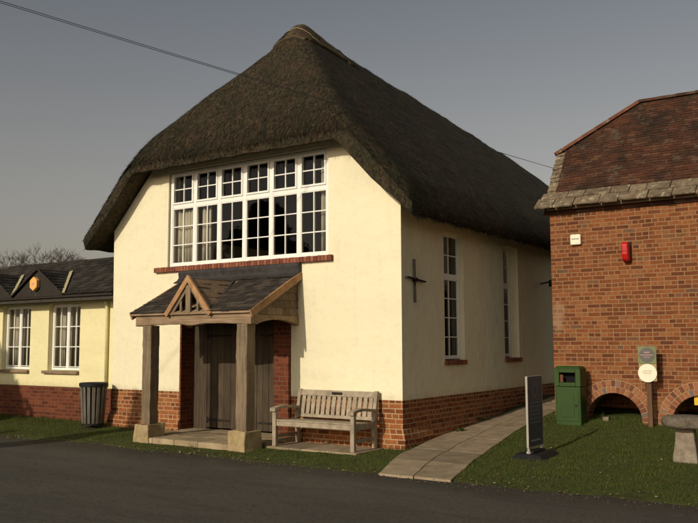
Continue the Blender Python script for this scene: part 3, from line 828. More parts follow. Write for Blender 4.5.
b.build('bargeboard', M['fresh'], proof, bevel=0.004)
b = MB()
b.box(GX - .055, GX + .055, PF - .055, PF - .012, 2.10, GH - .10)
for s in (1, -1):
    b.box(GX + s * .19 - .022, GX + s * .19 + .022, PF - .03, PF - .0, 2.10, 2.36)
    b.bar((GX + s * (GW - .085), PF - .025, 2.085), (GX + s * .04, PF - .025, GH - .13), .03, .075, up=(s, 0, .8))
b.box(GX - GW + .1, GX + GW - .1, PF - .03, PF + .02, 2.075, 2.125)
b.build('gablet_truss', M['oakpost'], proof, bevel=0.004)
b = MB(); b.box(GX - GW + .06, GX + GW - .06, PF + .05, PF + .06, 2.05, 2.2); b.build('gablet_shade_board', M['dark'], proof)  # near-black board painting the shade inside the truss openings
for (a_, c_) in ((PXL, GX - GW + .02), (GX + GW - .02, PXR)):
    b = MB(); b.box(a_, c_, RY0 + .025, PF + .03, 2.083, 2.113); b.build('eave_batten', M['fresh'], proof, bevel=0.003)
for (x, m) in ((RR - .005, 'fresh'), (RL + .005, 'fresh')):
    b = MB(); b.bar((x, RY0 + .03, RZ0 - .045), (x, -.015, RZ1 - .03), .035, .12, up=(0, -.5, 1)); b.build('bargeboard', M[m], proof, bevel=0.004)
# shingled cheeks
for xc in (PXR - .06, PXL + .06):
    b = MB(); z = 2.065
    while z < RZ1 - .08:
        frac = max(0, (z + .05 - RZ0 + .10) / (RZ1 - RZ0)); y0 = max(RY0 + frac * (-RY0), PF + .12); y = y0
        while y < -.03:
            w = min(random.uniform(.14, .22), -.016 - y)
            s_ = 1 if xc > -3 else -1
            b.hexa([(xc + .0, y, z), (xc + .03 * s_, y, z), (xc + .03 * s_, y + w - .005, z), (xc, y + w - .005, z), (xc, y, z + .15), (xc + .012 * s_, y, z + .15), (xc + .012 * s_, y + w - .005, z + .15), (xc, y + w - .005, z + .15)])
            y += w
        z += .125
    b.build('shingle_cheek', M['shingle'], proof)
b = MB(); n = 20
prof = [(-.016, 2.975), (-.075, 2.955), (-.105, 2.90), (-.09, 2.83), (-.125, 2.775), (-.22, 2.725), (-.21, 2.71), (-.016, 2.76)]
vs = []
for i in range(n + 1):
    x = RL - .10 + (RR + .0 - RL + .10) * i / n
    vs += [(x, yv_ + .012 * nz(x * 3, q), zv_ + .008 * nz(x * 2.5, q + 9)) for q, (yv_, zv_) in enumerate(prof)]
kk = len(prof)
fs = [(i * kk + k, i * kk + (k + 1) % kk, (i + 1) * kk + (k + 1) % kk, (i + 1) * kk + k) for i in range(n) for k in range(kk)] + [tuple(range(kk)), tuple(range((n + 1) * kk - 1, n * kk - 1, -1))]
b.add(vs, fs); b.build('lead_flashing', M['lead'], proof, smooth=False)

# ---------------------------------------------------------------- low annexe on the left
ann = thing('cottage_annexe', 'low yellow single storey wing with white casement windows beside the thatched hall', 'building', (-9.5, 0.4, 0))
AY = 0.40; AX0, AX1 = -15.0, -6.655
aw = [(-9.22, -8.15), (-10.92, -9.87), (-12.62, -11.57)]
wall('wall', M['plaster2'], ann, rect(AX0, AX1, .70, 2.62), [rect(a, c, 1.04, 2.50) for a, c in aw], 'y', AY, .3)
b = MB(); b.box(AX0, AX0 + .3, AY + .3, 3.0, .7, 2.62); b.box(AX0 + .3, AX1, 2.7, 3.0, -.1, 2.62); b.box(AX0 + .31, AX1, AY + .31, 2.69, 2.50, 2.55); b.build('rear_wall', M['plaster2'], ann)
b = MB(); b.box(AX0, AX1, AY + .004, AY + .3, -.15, .699); b.build('plinth', M['plinth2'], ann)
for (a, c) in aw:
    w = window(ann, 'window', 'y', AY + .10, a + .01, c - .01, 1.05, 2.48, 2, [(1.115, 2.43, 3, False)], .06, .05, .07, .02)
    b = MB(); b.box(a - .12, c + .01, AY - .07, AY + .1, .975, 1.039); b.build('sill', M['oakx'], w, bevel=.006)
    curtain(w, 'y', AY + .25, a + .05, a + .28, 1.08, 2.45, 3); curtain(w, 'y', AY + .25, c - .33, c - .05, 1.08, 2.45, 3); curtain(w, 'y', AY + .27, a + .42, a + .62, 1.08, 2.45, 2)
A_s = .65; EZ = 2.66; RYr = 1.30; rzt = EZ + A_s * RYr
b = MB()
for (y0, z0, y1, z1) in ((-.02, EZ - .03, RYr, rzt - .03), (RYr, rzt - .03, 3.3, EZ - .3)):
    b.hexa([(AX0 - .2, y0, z0 - .04), (AX1 - .004, y0, z0 - .04), (AX1 - .004, y1, z1 - .04), (AX0 - .2, y1, z1 - .04), (AX0 - .2, y0, z0), (AX1 - .004, y0, z0), (AX1 - .004, y1, z1), (AX0 - .2, y1, z1)])
b.box(AX0, AX1 - .006, .03, .06, EZ - .15, EZ - .05); b.box(AX0, AX1 - .006, .061, AY, EZ - .12, EZ - .09)
aroof = b.build('roof', M['slate2'], ann)
gab = [-9.05, -10.83, -12.61]
HW = .89; GZ = 3.215
def aclip(u, v, a, c):
    x = AX0 + u; L = math.hypot(1, A_s); y = v / L; z = EZ + A_s * y
    for gx in gab:
        half = HW * (GZ - z) / (GZ - EZ)
        if half > 0 and gx - half < x < gx + half: return False
    return True
b = MB(); tiles(b, (AX0, -.04, EZ - .02), (1, 0, 0), (0, 1, A_s), AX1 - .01 - AX0, math.hypot(RYr, rzt - EZ) + .03, .125, .22, .014, aclip)
for gx in gab:
    for s in (1, -1):
        V = Vector((-s * HW, 0, GZ - EZ)); o = Vector((gx + s * HW, -.05, EZ))
        def cl(u, v, a, c, V=V):
            m = v / V.length * (GZ - EZ) / A_s + .10
            if a > m: return False
            return (a, min(c, m))
        tiles(b, o, (0, 1, 0), V, .98, V.length, .125, .2, .014, cl)
b.build('stone_tile', M['slate2'], aroof)
for gx in gab:
    b = MB(); b.prism([(gx - HW + .04, EZ - .03), (gx + HW - .04, EZ - .03), (gx, GZ - .03)], -.03, .0)
    b.add([(gx - HW, -.03, EZ - .01), (gx, -.03, GZ - .02), (gx, .85, GZ - .02), (gx + HW, -.03, EZ - .01)], [(0, 1, 2), (3, 2, 1)])
    gb = b.build('gablet', M['dark'] if False else M['slate2'], aroof)
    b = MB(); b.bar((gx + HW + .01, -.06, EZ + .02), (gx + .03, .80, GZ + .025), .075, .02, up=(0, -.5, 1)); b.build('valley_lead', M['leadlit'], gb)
    b = MB(); b.bar((gx + HW, -.075, EZ + .0), (gx, -.075, GZ + .03), .02, .035, up=(1, 0, .8)); b.bar((gx - HW, -.075, EZ + .0), (gx, -.075, GZ + .03), .02, .035, up=(-1, 0, .8)); b.build('verge_strip', M['slate2'], gb)
b = MB(); x = AX0
while x < AX1 - .1:
    l = min(.42, AX1 - .01 - x); b.prism([(RYr - .14, rzt - .09), (RYr, rzt + .015), (RYr + .14, rzt - .09), (RYr, rzt + .045 + random.uniform(0, .01))], x, x + l - .006, 'x'); x += l
b.build('ridge_tile', M['slate2'], aroof)
b = MB(); b.bar((AX1 + .004, -.03, EZ + .03), (AX1 + .004, RYr, rzt + .03), .02, .12); b.build('lead_flashing', M['lead'], aroof)
b = MB(); b.tube([(-7.24, AY - .05, .75), (-7.24, AY - .05, 2.35), (-7.24, AY - .12, 2.5)], .030, 10); b.build('wall_tube', M['plaster2'], ann, smooth=True)  # slim vertical tube in the wall colour, for a greyish stripe

bell = thing('alarm_box', 'amber hexagonal alarm box on the dark gablet of the low wing', 'alarm box', (-9.09, -.05, 2.9))
hx = [(-9.09 + .145 * math.cos(R(60 * k + 30)) * .95, 2.905 + .155 * math.sin(R(60 * k + 30))) for k in range(6)]
b = MB(); b.prism(hx, -.125, -.035); b.build('housing', M['amber'], bell, bevel=.012)
b = MB(); b.box(-9.14, -9.05, -.129, -.126, 2.895, 2.925); b.box(-9.13, -9.06, -.129, -.126, 2.87, 2.88); b.build('printed_mark', M['pink'], bell)

# ---------------------------------------------------------------- brick granary on the right
gr = thing('brick_granary', 'old red brick building on low arches with tiled half hipped roof', 'building', (3.0, 3.4, 0.2))
BY, BX0, BX1, BYB = 3.40, 1.16, 7.6, 6.4
arches = [(2.20, .47, .27), (3.62, .47, .27), (5.04, .47, .27), (6.46, .47, .27)]
outer = [(BX0, -.1)]
for (cx, r, zc) in arches:
    outer += [(cx - r, -.1)] + [(cx - r * math.cos(math.pi * k / 16), zc + r * math.sin(math.pi * k / 16)) for k in range(17)] + [(cx + r, -.1)]
outer += [(BX1, -.1), (BX1, 4.04), (BX0, 4.04)]
fw = wall('front_wall', M['brick'], gr, outer, [], 'y', BY, .34)
b = MB(); b.box(BX0, BX0 + .3, BY + .341, 3.62, -.1, 4.05); b.prism([(BYB, -.1), (BYB, 4.05), (5.2, 5.3), (4.45, 5.3), (3.56, 4.0), (3.62, -.1)], BX0, BX0 + .3, 'x'); b.box(BX0 + .3, BX1, BYB - .3, BYB, -.1, 4.1); b.build('side_wall', M['brick'], gr)
b = MB(); b.box(BX0 + .31, BX1, BY + .345, BYB - .31, .98, 1.06); b.box(BX0 + .31, BX1, BY + 1.6, BY + 1.7, -.1, .97); b.build('undercroft', M['brick'], gr)
for (cx, r, zc) in arches:
    b = MB()
    for ring in range(2):
        r0 = r + .002 + ring * .113; r1 = r0 + .103
        n = int(math.pi * (r0 + .05) / .078)
        for k in range(-2, n + 2):
            a0 = math.pi * (k + .07) / n; a1 = math.pi * (k + .93) / n
            if k < 0 or k >= n:
                zz = zc - (-k if k < 0 else k - n + 1) * .078
                for sgn in ((-1,) if k < 0 else (1,)):
                    xa, xb = sorted((cx + sgn * r0, cx + sgn * r1)); b.box(xa, xb, BY - .012, BY + .1, zz + .006, zz + .070)
                continue
            P = [(cx - q * math.cos(a), zc + q * math.sin(a)) for q, a in ((r0, a0), (r1, a0), (r1, a1), (r0, a1))]
            b.prism(P, BY - .012 - random.uniform(0, .004), BY + .1)
    ar = b.build('arch', M['brick_bits'], gr, bevel=.004)
    b = MB(); N = 24
    P = [(cx - (r + .001) * math.cos(math.pi * k / N), zc + (r + .001) * math.sin(math.pi * k / N)) for k in range(N + 1)]; Q = [(cx - (r + .226) * math.cos(math.pi * k / N), zc + (r + .226) * math.sin(math.pi * k / N)) for k in range(N + 1)]
    for k in range(N): b.prism([P[k], Q[k], Q[k + 1], P[k + 1]], BY - .004, BY + .05)
    b.box(cx - r - .226, cx - r - .001, BY - .004, BY + .05, 0, zc); b.box(cx + r + .001, cx + r + .226, BY - .004, BY + .05, 0, zc)
    b.build('mortar_bed', M['mortar'], ar)
# roof
VY0, VZ0 = 3.20, 3.80
SL = 1.43
def rz(y): return 4.20 + SL * (y - 3.49)
HY, HZ, AYr = 4.19, rz(4.19), 4.86; AZr = rz(AYr); AXr = 2.46; VX = 1.06
b = MB()
b.add([(VX, 3.36, rz(3.36) - .09), (BX1 + .1, 3.36, rz(3.36) - .09), (BX1 + .1, AYr, AZr - .09), (AXr, AYr, AZr - .09), (VX, HY, HZ - .09)], [(0, 1, 2, 3, 4)])
b.add([(VX, 6.4, rz(3.32) - .05), (BX1 + .1, 6.4, rz(3.32) - .05), (BX1 + .1, AYr, AZr - .05), (AXr, AYr, AZr - .05), (VX, 5.53, HZ - .05)], [(4, 3, 2, 1, 0)])
b.add([(VX, HY, HZ - .05), (AXr, AYr, AZr - .05), (VX, 5.53, HZ - .05)], [(0, 1, 2)])
groof = b.build('roof', M['tile'], gr); sm = groof.modifiers.new('s', 'SOLIDIFY'); sm.thickness = .03; sm.offset = 0
Lr = math.hypot(1, SL)
def rclip(u, v, a, c):
    y = 3.46 + v / Lr
    x0 = 0 if y < HY else (y - HY) / (AYr - HY) * (AXr - VX)
    if c < x0 + .03: return False
    return (max(a, x0), c)
b = MB(); tiles(b, (VX, 3.46, rz(3.46)), (1, 0, 0), (0, 1, SL), BX1 + .1 - VX, (AYr - 3.46) * Lr, .066, .15, .010, rclip, jit=.008)
b.build('roof_tile', M['tile'], groof)
b = MB(); tiles(b, (VX, 3.46, rz(3.46) + .012), (1, 0, 0), (0, 1, SL), .17, (HY - 3.46) * Lr, .12, .2, .02, None, jit=.02); b.build('verge_slate', M['slab'], groof)
b = MB()
for row, (v0, v1) in enumerate(((0, .30), (.25, .46))):
    x = VX - .09 + row * .06
    while x < BX1:
        w = random.uniform(.28, .52)
        O = Vector((x, 3.14, 4.0)); V = Vector((0, 1, .76)).normalized(); N = Vector((0, -V.z, V.y))
        t = .026 + .014 * random.random()
        p = []
        for (uu, vv) in ((0, v0 + random.uniform(-.025, .025)), (w - .012, v0 + random.uniform(-.025, .025)), (w - .012, v1), (0, v1)):
            p.append(O + Vector((uu, 0, 0)) + V * vv + N * (.030 * row + .012))
        b.hexa(p + [q + N * t for q in p]); x += w
b.build('eave_slab', M['slab'], groof, bevel=.008)
def halfround(mb, a, c, r, step=.32):
    a, c = Vector(a), Vector(c); d = (c - a); L = d.length; d.normalize()
    s = d.cross(Vector((0, 0, 1))).normalized(); u = s.cross(d)
    t = 0
    while t < L:
        e = min(t + step, L); vs = []
        for q, rr in ((t, r * 1.0), (e + .02, r * .93)):
            vs += [a + d * q + (s * math.cos(math.pi * k / 6) + u * math.sin(math.pi * k / 6)) * rr for k in range(7)]
        fs = [(k, k + 1, k + 8, k + 7) for k in range(6)] + [tuple(range(7)), tuple(range(13, 6, -1)), (0, 7, 13, 6)]
        mb.add(vs, fs); t = e
b = MB(); halfround(b, (VX - .02, HY - .02, HZ - .01), (AXr, AYr, AZr), .068, .30); b.build('hip_tile', M['hip'], groof)
b = MB(); halfround(b, (AXr, AYr, AZr), (BX1, AYr, AZr - .01), .070, .34); b.build('ridge_tile', M['tile'], groof)
b = MB(); b.box(BX0 - .03, BX1, BY - .10, BY - .004, 3.99, 4.05); b.build('wall_plate', M['oakx'], gr)

# things fixed to the granary
wb = thing('alarm_box', 'small square white alarm box high on the brick wall', 'alarm box', (1.64, BY, 3.43))
b = MB(); b.box(1.545, 1.735, BY - .075, BY, 3.335, 3.525); b.build('housing', M['cream'], wb, bevel=.02)
b = MB()
for i, (a, c) in enumerate(((1.575, 1.602), (1.608, 1.640), (1.645, 1.662), (1.667, 1.705))): b.box(a, c, BY - .0772, BY - .0755, 3.432, 3.448)
b.build('printed_mark', M['signgrey'], wb)
rb = thing('alarm_bell', 'red alarm sounder on the brick wall right of the white box', 'alarm', (2.54, BY, 3.1))
b = MB(); prof = [(BY - .02, 3.31), (BY - .15, 3.32), (BY - .21, 3.27), (BY - .21, 3.10), (BY - .17, 3.01), (BY - .09, 2.97), (BY - .02, 2.99)]
b.prism(prof, 2.475, 2.585, 'x'); b.build('housing', M['red'], rb, bevel=.02)
b = MB(); b.box(2.46, 2.60, BY - .025, BY, 2.98, 3.33); b.build('back_plate', M['iron'], rb)
b = MB(); b.box(2.495, 2.565, BY - .213, BY - .208, 3.15, 3.158); b.build('sounder_slot', M['iron'], rb)
yp = thing('warning_plate', 'yellow warning plate hung inside the second brick arch', 'sign', (3.58, BY + .04, .58))
b = MB(); b.box(3.49, 3.70, BY + .06, BY + .075, .58, .80); b.build('plate', M['yellow'], yp)
b = MB(); b.prism([(3.545, .62), (3.66, .62), (3.60, .75)], BY + .053, BY + .058); b.build('warning_triangle', M['black'], yp)
for wx in (3.53, 3.67):
    b = MB(); b.tube([(wx, BY + .065, .79), (wx, BY + .065, .99)], .004, 6); b.build('wire_hanger', M['iron'], yp)

# marker post
pz = terr(2.86, 3.12)
mp = thing('marker_post', 'brown timber post between the arches carrying a green square sign above a white disc', 'sign post', (2.865, 3.14, pz))
b = MB(); b.box(2.825, 2.905, 3.12, 3.20, pz - .1, 1.30); b.build('post', M['postwood'], mp, bevel=.006)
b = MB(); b.box(2.72, 3.005, 3.09, 3.118, .965, 1.535); b.build('board', M['boardwood'], mp, bevel=.005)
b = MB(); b.box(2.715, 3.01, 3.078, 3.089, 1.25, 1.54); gs = b.build('green_plate', M['signgreen'], mp, bevel=.003)
def disc(mb, cx, y0, y1, cz, r, n=32): mb.prism([(cx + r * math.cos(2 * math.pi * k / n), cz + r * math.sin(2 * math.pi * k / n)) for k in range(n)], y0, y1)
b = MB(); disc(b, 2.862, 3.072, 3.077, 1.395, .122); b.build('roundel', M['signgrey'], gs)
b = MB(); b.box(2.75, 2.975, 3.069, 3.0715, 1.390, 1.399)
for (x0, x1, z) in ((2.815, 2.85, 1.44), (2.857, 2.91, 1.44), (2.825, 2.87, 1.425), (2.876, 2.90, 1.425), (2.82, 2.86, 1.355), (2.867, 2.905, 1.355)): b.box(x0, x1, 3.069, 3.0715, z, z + .009)
b.build('lettering', M['pink'], gs)
b = MB(); disc(b, 2.862, 3.072, 3.085, 1.10, .15); wd = b.build('white_disc', M['cream'], mp)
b = MB()
for (x0, x1, z) in ((2.79, 2.83, 1.14), (2.84, 2.93, 1.14), (2.78, 2.86, 1.115), (2.87, 2.94, 1.115), (2.80, 2.92, 1.09)): b.box(x0, x1, 3.0695, 3.0715, z, z + .006)
b.build('lettering', M['boardwood'], wd)

rs = MB(); rough_box(rs, 1.98, 2.08, 3.50, 3.60, terr(2, 3.5) - .02, terr(2, 3.5) + .07, .02, 6, 4.2)
tag(rs.build('loose_stone', M['staddle']), 'small pale loose stone lying inside the first brick arch', 'stone')
# green litter bin
gx0, gx1, gy0, gy1_ = 1.34, 1.80, 2.88, 3.22; gz = terr(1.6, 2.83) - .01
gb = thing('litter_bin', 'dark green hooded litter bin on the grass beside the brick wall', 'bin', (1.58, 3.0, gz))
b = MB(); H = 1.0
b.box(gx0 + .008, gx1 - .008, gy0 + .012, gy1_ - .01, gz, gz + .66); b.build('body', M['green'], gb, bevel=.02)
b = MB()
b.box(gx0 + .045, gx1 - .045, gy0 + .002, gy0 + .013, gz + .08, gz + .60); dr = b.build('door', M['green'], gb, bevel=.006)
b = MB(); b.box(gx0 + .12, gx1 - .12, gy0 - .006, gy0 + .003, gz + .15, gz + .54); b.build('door_panel', M['green'], dr, bevel=.004)
b = MB(); b.box(gx1 - .10, gx1 - .07, gy0 - .01, gy0 - .0055, gz + .33, gz + .37); b.build('lock', M['iron'], dr)
# hood with aperture
b = MB()
hz0, hz1 = gz + .665, gz + 1.0
b.box(gx0, gx0 + .09, gy0, gy1_, hz0, hz1 - .04); b.box(gx1 - .09, gx1, gy0, gy1_, hz0, hz1 - .04)
b.box(gx0 + .09, gx1 - .09, gy0, gy0 + .03, hz0, hz0 + .07); b.box(gx0 + .09, gx1 - .09, gy0, gy0 + .03, hz0 + .235, hz1 - .04)
b.box(gx0 + .09, gx1 - .09, gy1_ - .03, gy1_, hz0, hz1 - .04)
b.hexa([(gx0, gy0, hz1 - .039), (gx1, gy0, hz1 - .039), (gx1, gy1_, hz1 - .039), (gx0, gy1_, hz1 - .039), (gx0 + .04, gy0 + .04, hz1 + .01), (gx1 - .04, gy0 + .04, hz1 + .01), (gx1 - .04, gy1_ - .04, hz1 + .01), (gx0 + .04, gy1_ - .04, hz1 + .01)])
b.build('hood', M['green'], gb, bevel=.008)
b = MB(); b.box(gx0 + .095, gx1 - .095, gy0 + .16, gy0 + .17, hz0, hz0 + .28); b.build('liner', M['dark'], gb)
b = MB(); b.box(gx0 + .10, gx0 + .15, gy0 + .028, gy0 + .034, hz0 + .075, hz0 + .2); b.build('sticker', M['hip'], gb)

# pavement sign
sx = 2.0; sz = max(terr(sx, 0.0), terr(sx, .4))
sg = thing('pavement_sign', 'tall dark pavement sign edge on, pale frame, black rubber base on the grass', 'sign', (sx, .25, sz))
S0, S1, Z0, Z1 = -.04, .53, sz + .13, sz + 1.11
b = MB()
b.box(sx - .016, sx + .016, S0, S0 + .018, Z0, Z1); b.box(sx - .016, sx + .014, S1 - .012, S1, Z0, Z1); b.box(sx - .016, sx + .016, S0 + .019, S1 - .013, Z0, Z0 + .008); b.box(sx - .016, sx + .016, S0 + .019, S1 - .013, Z1 - .008, Z1)
b.build('frame', M['alu'], sg, bevel=.008)
b = MB(); b.box(sx - .013, sx + .013, S0 + .0185, S1 - .0125, Z0 + .0085, Z1 - .0085); pn = b.build('panel', M['navy'], sg)
b = MB(); xx = sx + .0131
cz, cy, rr = Z1 - .20, (S0 + S1) / 2, .10
for k in range(20):
    a0, a1 = 2 * math.pi * k / 20, 2 * math.pi * (k + 1) / 20
    b.prism([(cy + rr * math.cos(a0), cz + rr * math.sin(a0)), (cy + rr * math.cos(a1), cz + rr * math.sin(a1)), (cy + rr * .8 * math.cos(a1), cz + rr * .8 * math.sin(a1)), (cy + rr * .8 * math.cos(a0), cz + rr * .8 * math.sin(a0))], xx, xx + .002, 'x')
b.build('emblem', M['faint'], pn)
b = MB(); rng = random.Random(3)
for r in range(6):
    z = Z1 - .38 - r * .055; y = S0 + .09
    while y < S1 - .12:
        w = rng.uniform(.03, .10); b.box(xx, xx + .002, y, min(y + w, S1 - .08), z, z + .02); y += w + .02
b.build('lettering', M['faint'], pn)
b = MB(); b.box(xx, xx + .002, S0 + .10, S1 - .12, Z0 + .075, Z0 + .10); b.build('pale_strip', M['pale'], pn)
b = MB()
b.hexa([(sx - .24, S0 - .07, sz - .02), (sx + .24, S0 - .07, sz - .02), (sx + .24, S1 + .07, sz - .0), (sx - .24, S1 + .07, sz), (sx - .17, S0 - .0, sz + .05), (sx + .17, S0 - .0, sz + .05), (sx + .17, S1 + .0, sz + .06), (sx - .17, S1 + .0, sz + .06)])
b.box(sx - .06, sx + .06, S0 + .05, S1 - .05, sz + .05, sz + .085)
base = b.build('base', M['black'], sg, bevel=.015)
for y in (S0 + .03, S1 - .03):
    b = MB(); b.tube([(sx, y, sz + .03), (sx, y, Z0 + .01)], .018, 10); b.tube([(sx, y, sz + .055), (sx, y, sz + .085)], .032, 10)
    b.build('spring_stem', M['alu'], base)

# staddle stone
tx, ty = 3.90, .80; tz_ = terr(tx, ty)
st = thing('staddle_stone', 'staddle stone with tapered pale leg and flat grey cap standing on the grass', 'staddle stone', (tx, ty, tz_))
b = MB(); rough_box(b, tx - .165, tx + .165, ty - .15, ty + .15, tz_ - .06, tz_ + .46, .012, 7, 3.0, .34, 5); b.build('leg', M['staddle'], st, bevel=.02)
b = MB(); b.lathe((tx + .02, ty, tz_), [(.05, .455), (.24, .452), (.29, .462), (.315, .49), (.318, .545), (.300, .585), (.27, .603), (.12, .612), (.02, .615)], 36, .16); b.build('cap', M['staddlecap'], st, smooth=True)

# ---------------------------------------------------------------- bench
bn = thing('garden_bench', 'grey weathered slatted wooden bench with small dark plaque against the cream wall', 'bench', (-1.14, -.45, .01))
BX, BXe, Bf, Br = -1.88, -.41, -.76, -.16
b0 = .012
def leg(*pts_w): pass
for x in (BX, BXe):
    b = MB(); b.bar((x, Bf, b0), (x, Bf, .585), .07, .065, up=(0, 1, 0)); b.build('front_leg', M['teak'], bn, bevel=.006)
    b = MB(); b.bar((x, Br, b0), (x, Br - .02, .40), .06, .07, up=(0, 1, 0)); b.bar((x, Br - .02, .401), (x, Br + .07, .865), .06, .065, up=(0, 1, 0)); b.build('rear_leg', M['teak'], bn, bevel=.006)
    b = MB(); n = 12; vs = []
    for i in range(n + 1):
        t = i / n; y = Bf - .07 + (Br + .02 - Bf + .07) * t; z = .60 + .018 * math.sin(t * math.pi * 1.5) - .02 * (1 - t) ** 4
        w = .04 + .012 * (1 - t); hh = .022 + (.012 if i in (0, 1) else 0)
        vs += [(x - w, y, z - hh), (x + w, y, z - hh), (x + w, y, z + .02), (x - w, y, z + .02)]
    fs = [(i * 4 + k, i * 4 + (k + 1) % 4, i * 4 + 4 + (k + 1) % 4, i * 4 + 4 + k) for i in range(n) for k in range(4)] + [(0, 1, 2, 3), (n * 4 + 3, n * 4 + 2, n * 4 + 1, n * 4)]
    b.add(vs, fs); b.build('armrest', M['teak'], bn, bevel=.006)
    b = MB(); b.bar((x, Bf + .035, .36), (x, Br - .05, .36), .04, .09); b.bar((x, Bf + .035, .16), (x, Br - .03, .16), .035, .05); b.build('side_rail', M['teak'], bn, bevel=.004)
b = MB(); b.box(BX + .037, BXe - .037, Bf - .012, Bf + .03, .325, .40)
b.box(BX + .037, BXe - .037, Br - .06, Br - .02, .32, .39)
fr_ = b.build('seat_frame', M['teak'], bn, bevel=.004)
b = MB()
for i in range(6):
    y = Bf - .025 + i * .096; b.box(BX + .036, BXe - .036, y, y + .082, .402 - .006 * i, .424 - .006 * i)
b.build('seat', M['teak'], bn, bevel=.006)
b = MB()
def back(z): return Br - .02 + (z - .4) / .465 * .09
b.hexa([(BX + .031, back(.77) - .022, .765), (BXe - .031, back(.77) - .022, .765), (BXe - .031, back(.77) + .02, .765), (BX + .031, back(.77) + .02, .765), (BX + .031, back(.85) - .022, .855), (BXe - .031, back(.85) - .022, .855), (BXe - .031, back(.85) + .02, .855), (BX + .031, back(.85) + .02, .855)])
b.hexa([(BX + .031, back(.45) - .02, .425), (BXe - .031, back(.45) - .02, .425), (BXe - .031, back(.45) + .02, .425), (BX + .031, back(.45) + .02, .425), (BX + .031, back(.47) - .02, .475), (BXe - .031, back(.47) - .02, .475), (BXe - .031, back(.47) + .02, .475), (BX + .031, back(.47) + .02, .475)])
bk_ = b.build('backrest', M['teak'], bn, bevel=.005)
for i in range(14):
    x = BX + .09 + (BXe - BX - .18) * i / 13
    b = MB(); b.bar((x, back(.475), .474), (x, back(.766), .767), .070, .016, up=(0, 1, 0)); b.build('slat', M['teak'], bk_, bevel=.003)
b = MB(); b.box(-1.235, -1.035, back(.81) - .031, back(.81) - .024, .79, .832); b.build('plaque', M['iron'], bk_)

# slatted bin
bx, by = -6.72, -.36; bz = terr(bx, by)
sb = thing('litter_bin', 'round tapered litter bin of dark timber slats in front of the low wing', 'bin', (bx, by, bz))
b = MB(); b.tube([(bx, by, bz - .05), (bx, by, bz + .12)], .05, 10); b.lathe((bx, by, bz), [(.14, -.02), (.14, .015), (.05, .02)], 16); b.build('pedestal', M['iron'], sb)
b = MB(); b.lathe((bx, by, bz), [(.17, .09), (.215, .82), (.20, .82), (.16, .12)], 24); b.build('liner', M['dark'], sb)
n = 16
for k in range(n):
    a = 2 * math.pi * (k + .3) / n; r0, r1 = .195, .245
    b = MB(); b.bar((bx + r0 * math.cos(a), by + r0 * math.sin(a), bz + .075), (bx + r1 * math.cos(a), by + r1 * math.sin(a), bz + .80), .055, .022, up=(math.cos(a), math.sin(a), 0), w2=.066); b.build('slat', M['slat'], sb, bevel=.004)
b = MB(); b.lathe((bx, by, bz), [(.235, .785), (.272, .79), (.275, .845), (.262, .862), (.22, .862), (.215, .80)], 28); b.build('rim', M['black'], sb, smooth=False)
b = MB(); b.lathe((bx, by, bz), [(.19, .055), (.208, .055), (.212, .09), (.19, .09)], 24); b.build('base_hoop', M['iron'], sb)

# ---------------------------------------------------------------- overhead cables and the pole across the road
A = Vector((1.02, 4.12, 4.93)); D = Vector((-3.80, -9.12, 1.05)); E = A + D * 2.64
for i, (dz, dx, lb) in enumerate(((0, 0, 'upper of two thin black cables crossing the sky to the brick roof'), (-.028, .01, 'lower of two thin black cables crossing the sky to the brick roof'))):
    b = MB(); pts = []
    for k in range(61):
        t = k / 60; p = A.lerp(E, t) + Vector((dx, 0, dz * min(1, t * 3 + .1) - .18 * 4 * t * (1 - t) + .10 * 4 * t * (1 - t))); pts.append(p)
    b.tube(pts, .0042, 6); tag(b.build('overhead_cable', M['cable']), lb, 'cable', group='overhead cables')
po = thing('utility_pole', 'wooden pole across the road holding the overhead cables', 'pole', (E.x, E.y, -.1))
b = MB(); b.tube([(E.x, E.y, -.1), (E.x, E.y, E.z + .4)], [.13, .09], 12); b.build('post', M['postwood'], po)
b = MB(); b.bar((E.x - .4, E.y - .1, E.z + .02), (E.x + .4, E.y - .1, E.z + .02), .08, .09); b.build('crossarm', M['postwood'], po)

# ---------------------------------------------------------------- vegetation
def blade(mb, x, y, z, h, w, a, lean):
    dx, dy = math.cos(a), math.sin(a)
    mb.add([(x - dx * w / 2, y - dy * w / 2, z - .01), (x + dx * w / 2, y + dy * w / 2, z - .01), (x - dy * lean, y + dx * lean, z + h)], [(0, 1, 2)])
def blocked(x, y):
    if y > -0.09 and x < .09 and x > XL - .02: return True
    if x <= XL - .02 and y > AY: return True
    if -4.6 < x < -1.97 and y > -1.36: return True
    if -2.02 < x < -.28 and y > -.88: return True
    if ip(PL, y) - .01 < x < ip(PR, y) + .01 and y > -2.02: return True
    if abs(x - sx) < .24 and S0 - .05 < y < S1 + .05: return True
    if y > BY - .02 and x > BX0 and not any(abs(x - c) < .45 for c, _, _ in arches): return True
    return y > 3.9
rng = random.Random(11)
b = MB(); cnt = 0
while cnt < 140000:
    if rng.random() < .42: x = rng.uniform(-11.3, .9); y = rng.uniform(-2.1, .42)
    else: x = rng.uniform(.6, 5.6); y = rng.uniform(-2.1, 3.9)
    e = edge_y(x)
    if y < e - .03 or blocked(x, y): continue
    dens = .62 + .6 * nz(x * 1.7, y * 1.7, 4)
    if y < e + .16: dens *= .25
    elif y < e + .32: dens *= .7
    if rng.random() > dens: continue
    h = rng.uniform(.010, .032) * (1 + .5 * nz(x * 2.3, y * 2.3, 9))
    if (x > 1 and y > 3.2) or (x < .2 and y > -.25) or abs(x - ip(PR, y)) < .10: h *= 1.9
    if nz(x * 3.1, y * 3.1, 21) > .38: h *= 1.8
    blade(b, x, y, terr(x, y), h, rng.uniform(.004, .008), rng.uniform(0, 6.28), rng.uniform(-.02, .02)); cnt += 1
tag(b.build('grass', M['grass']), kind='stuff')
b = MB()
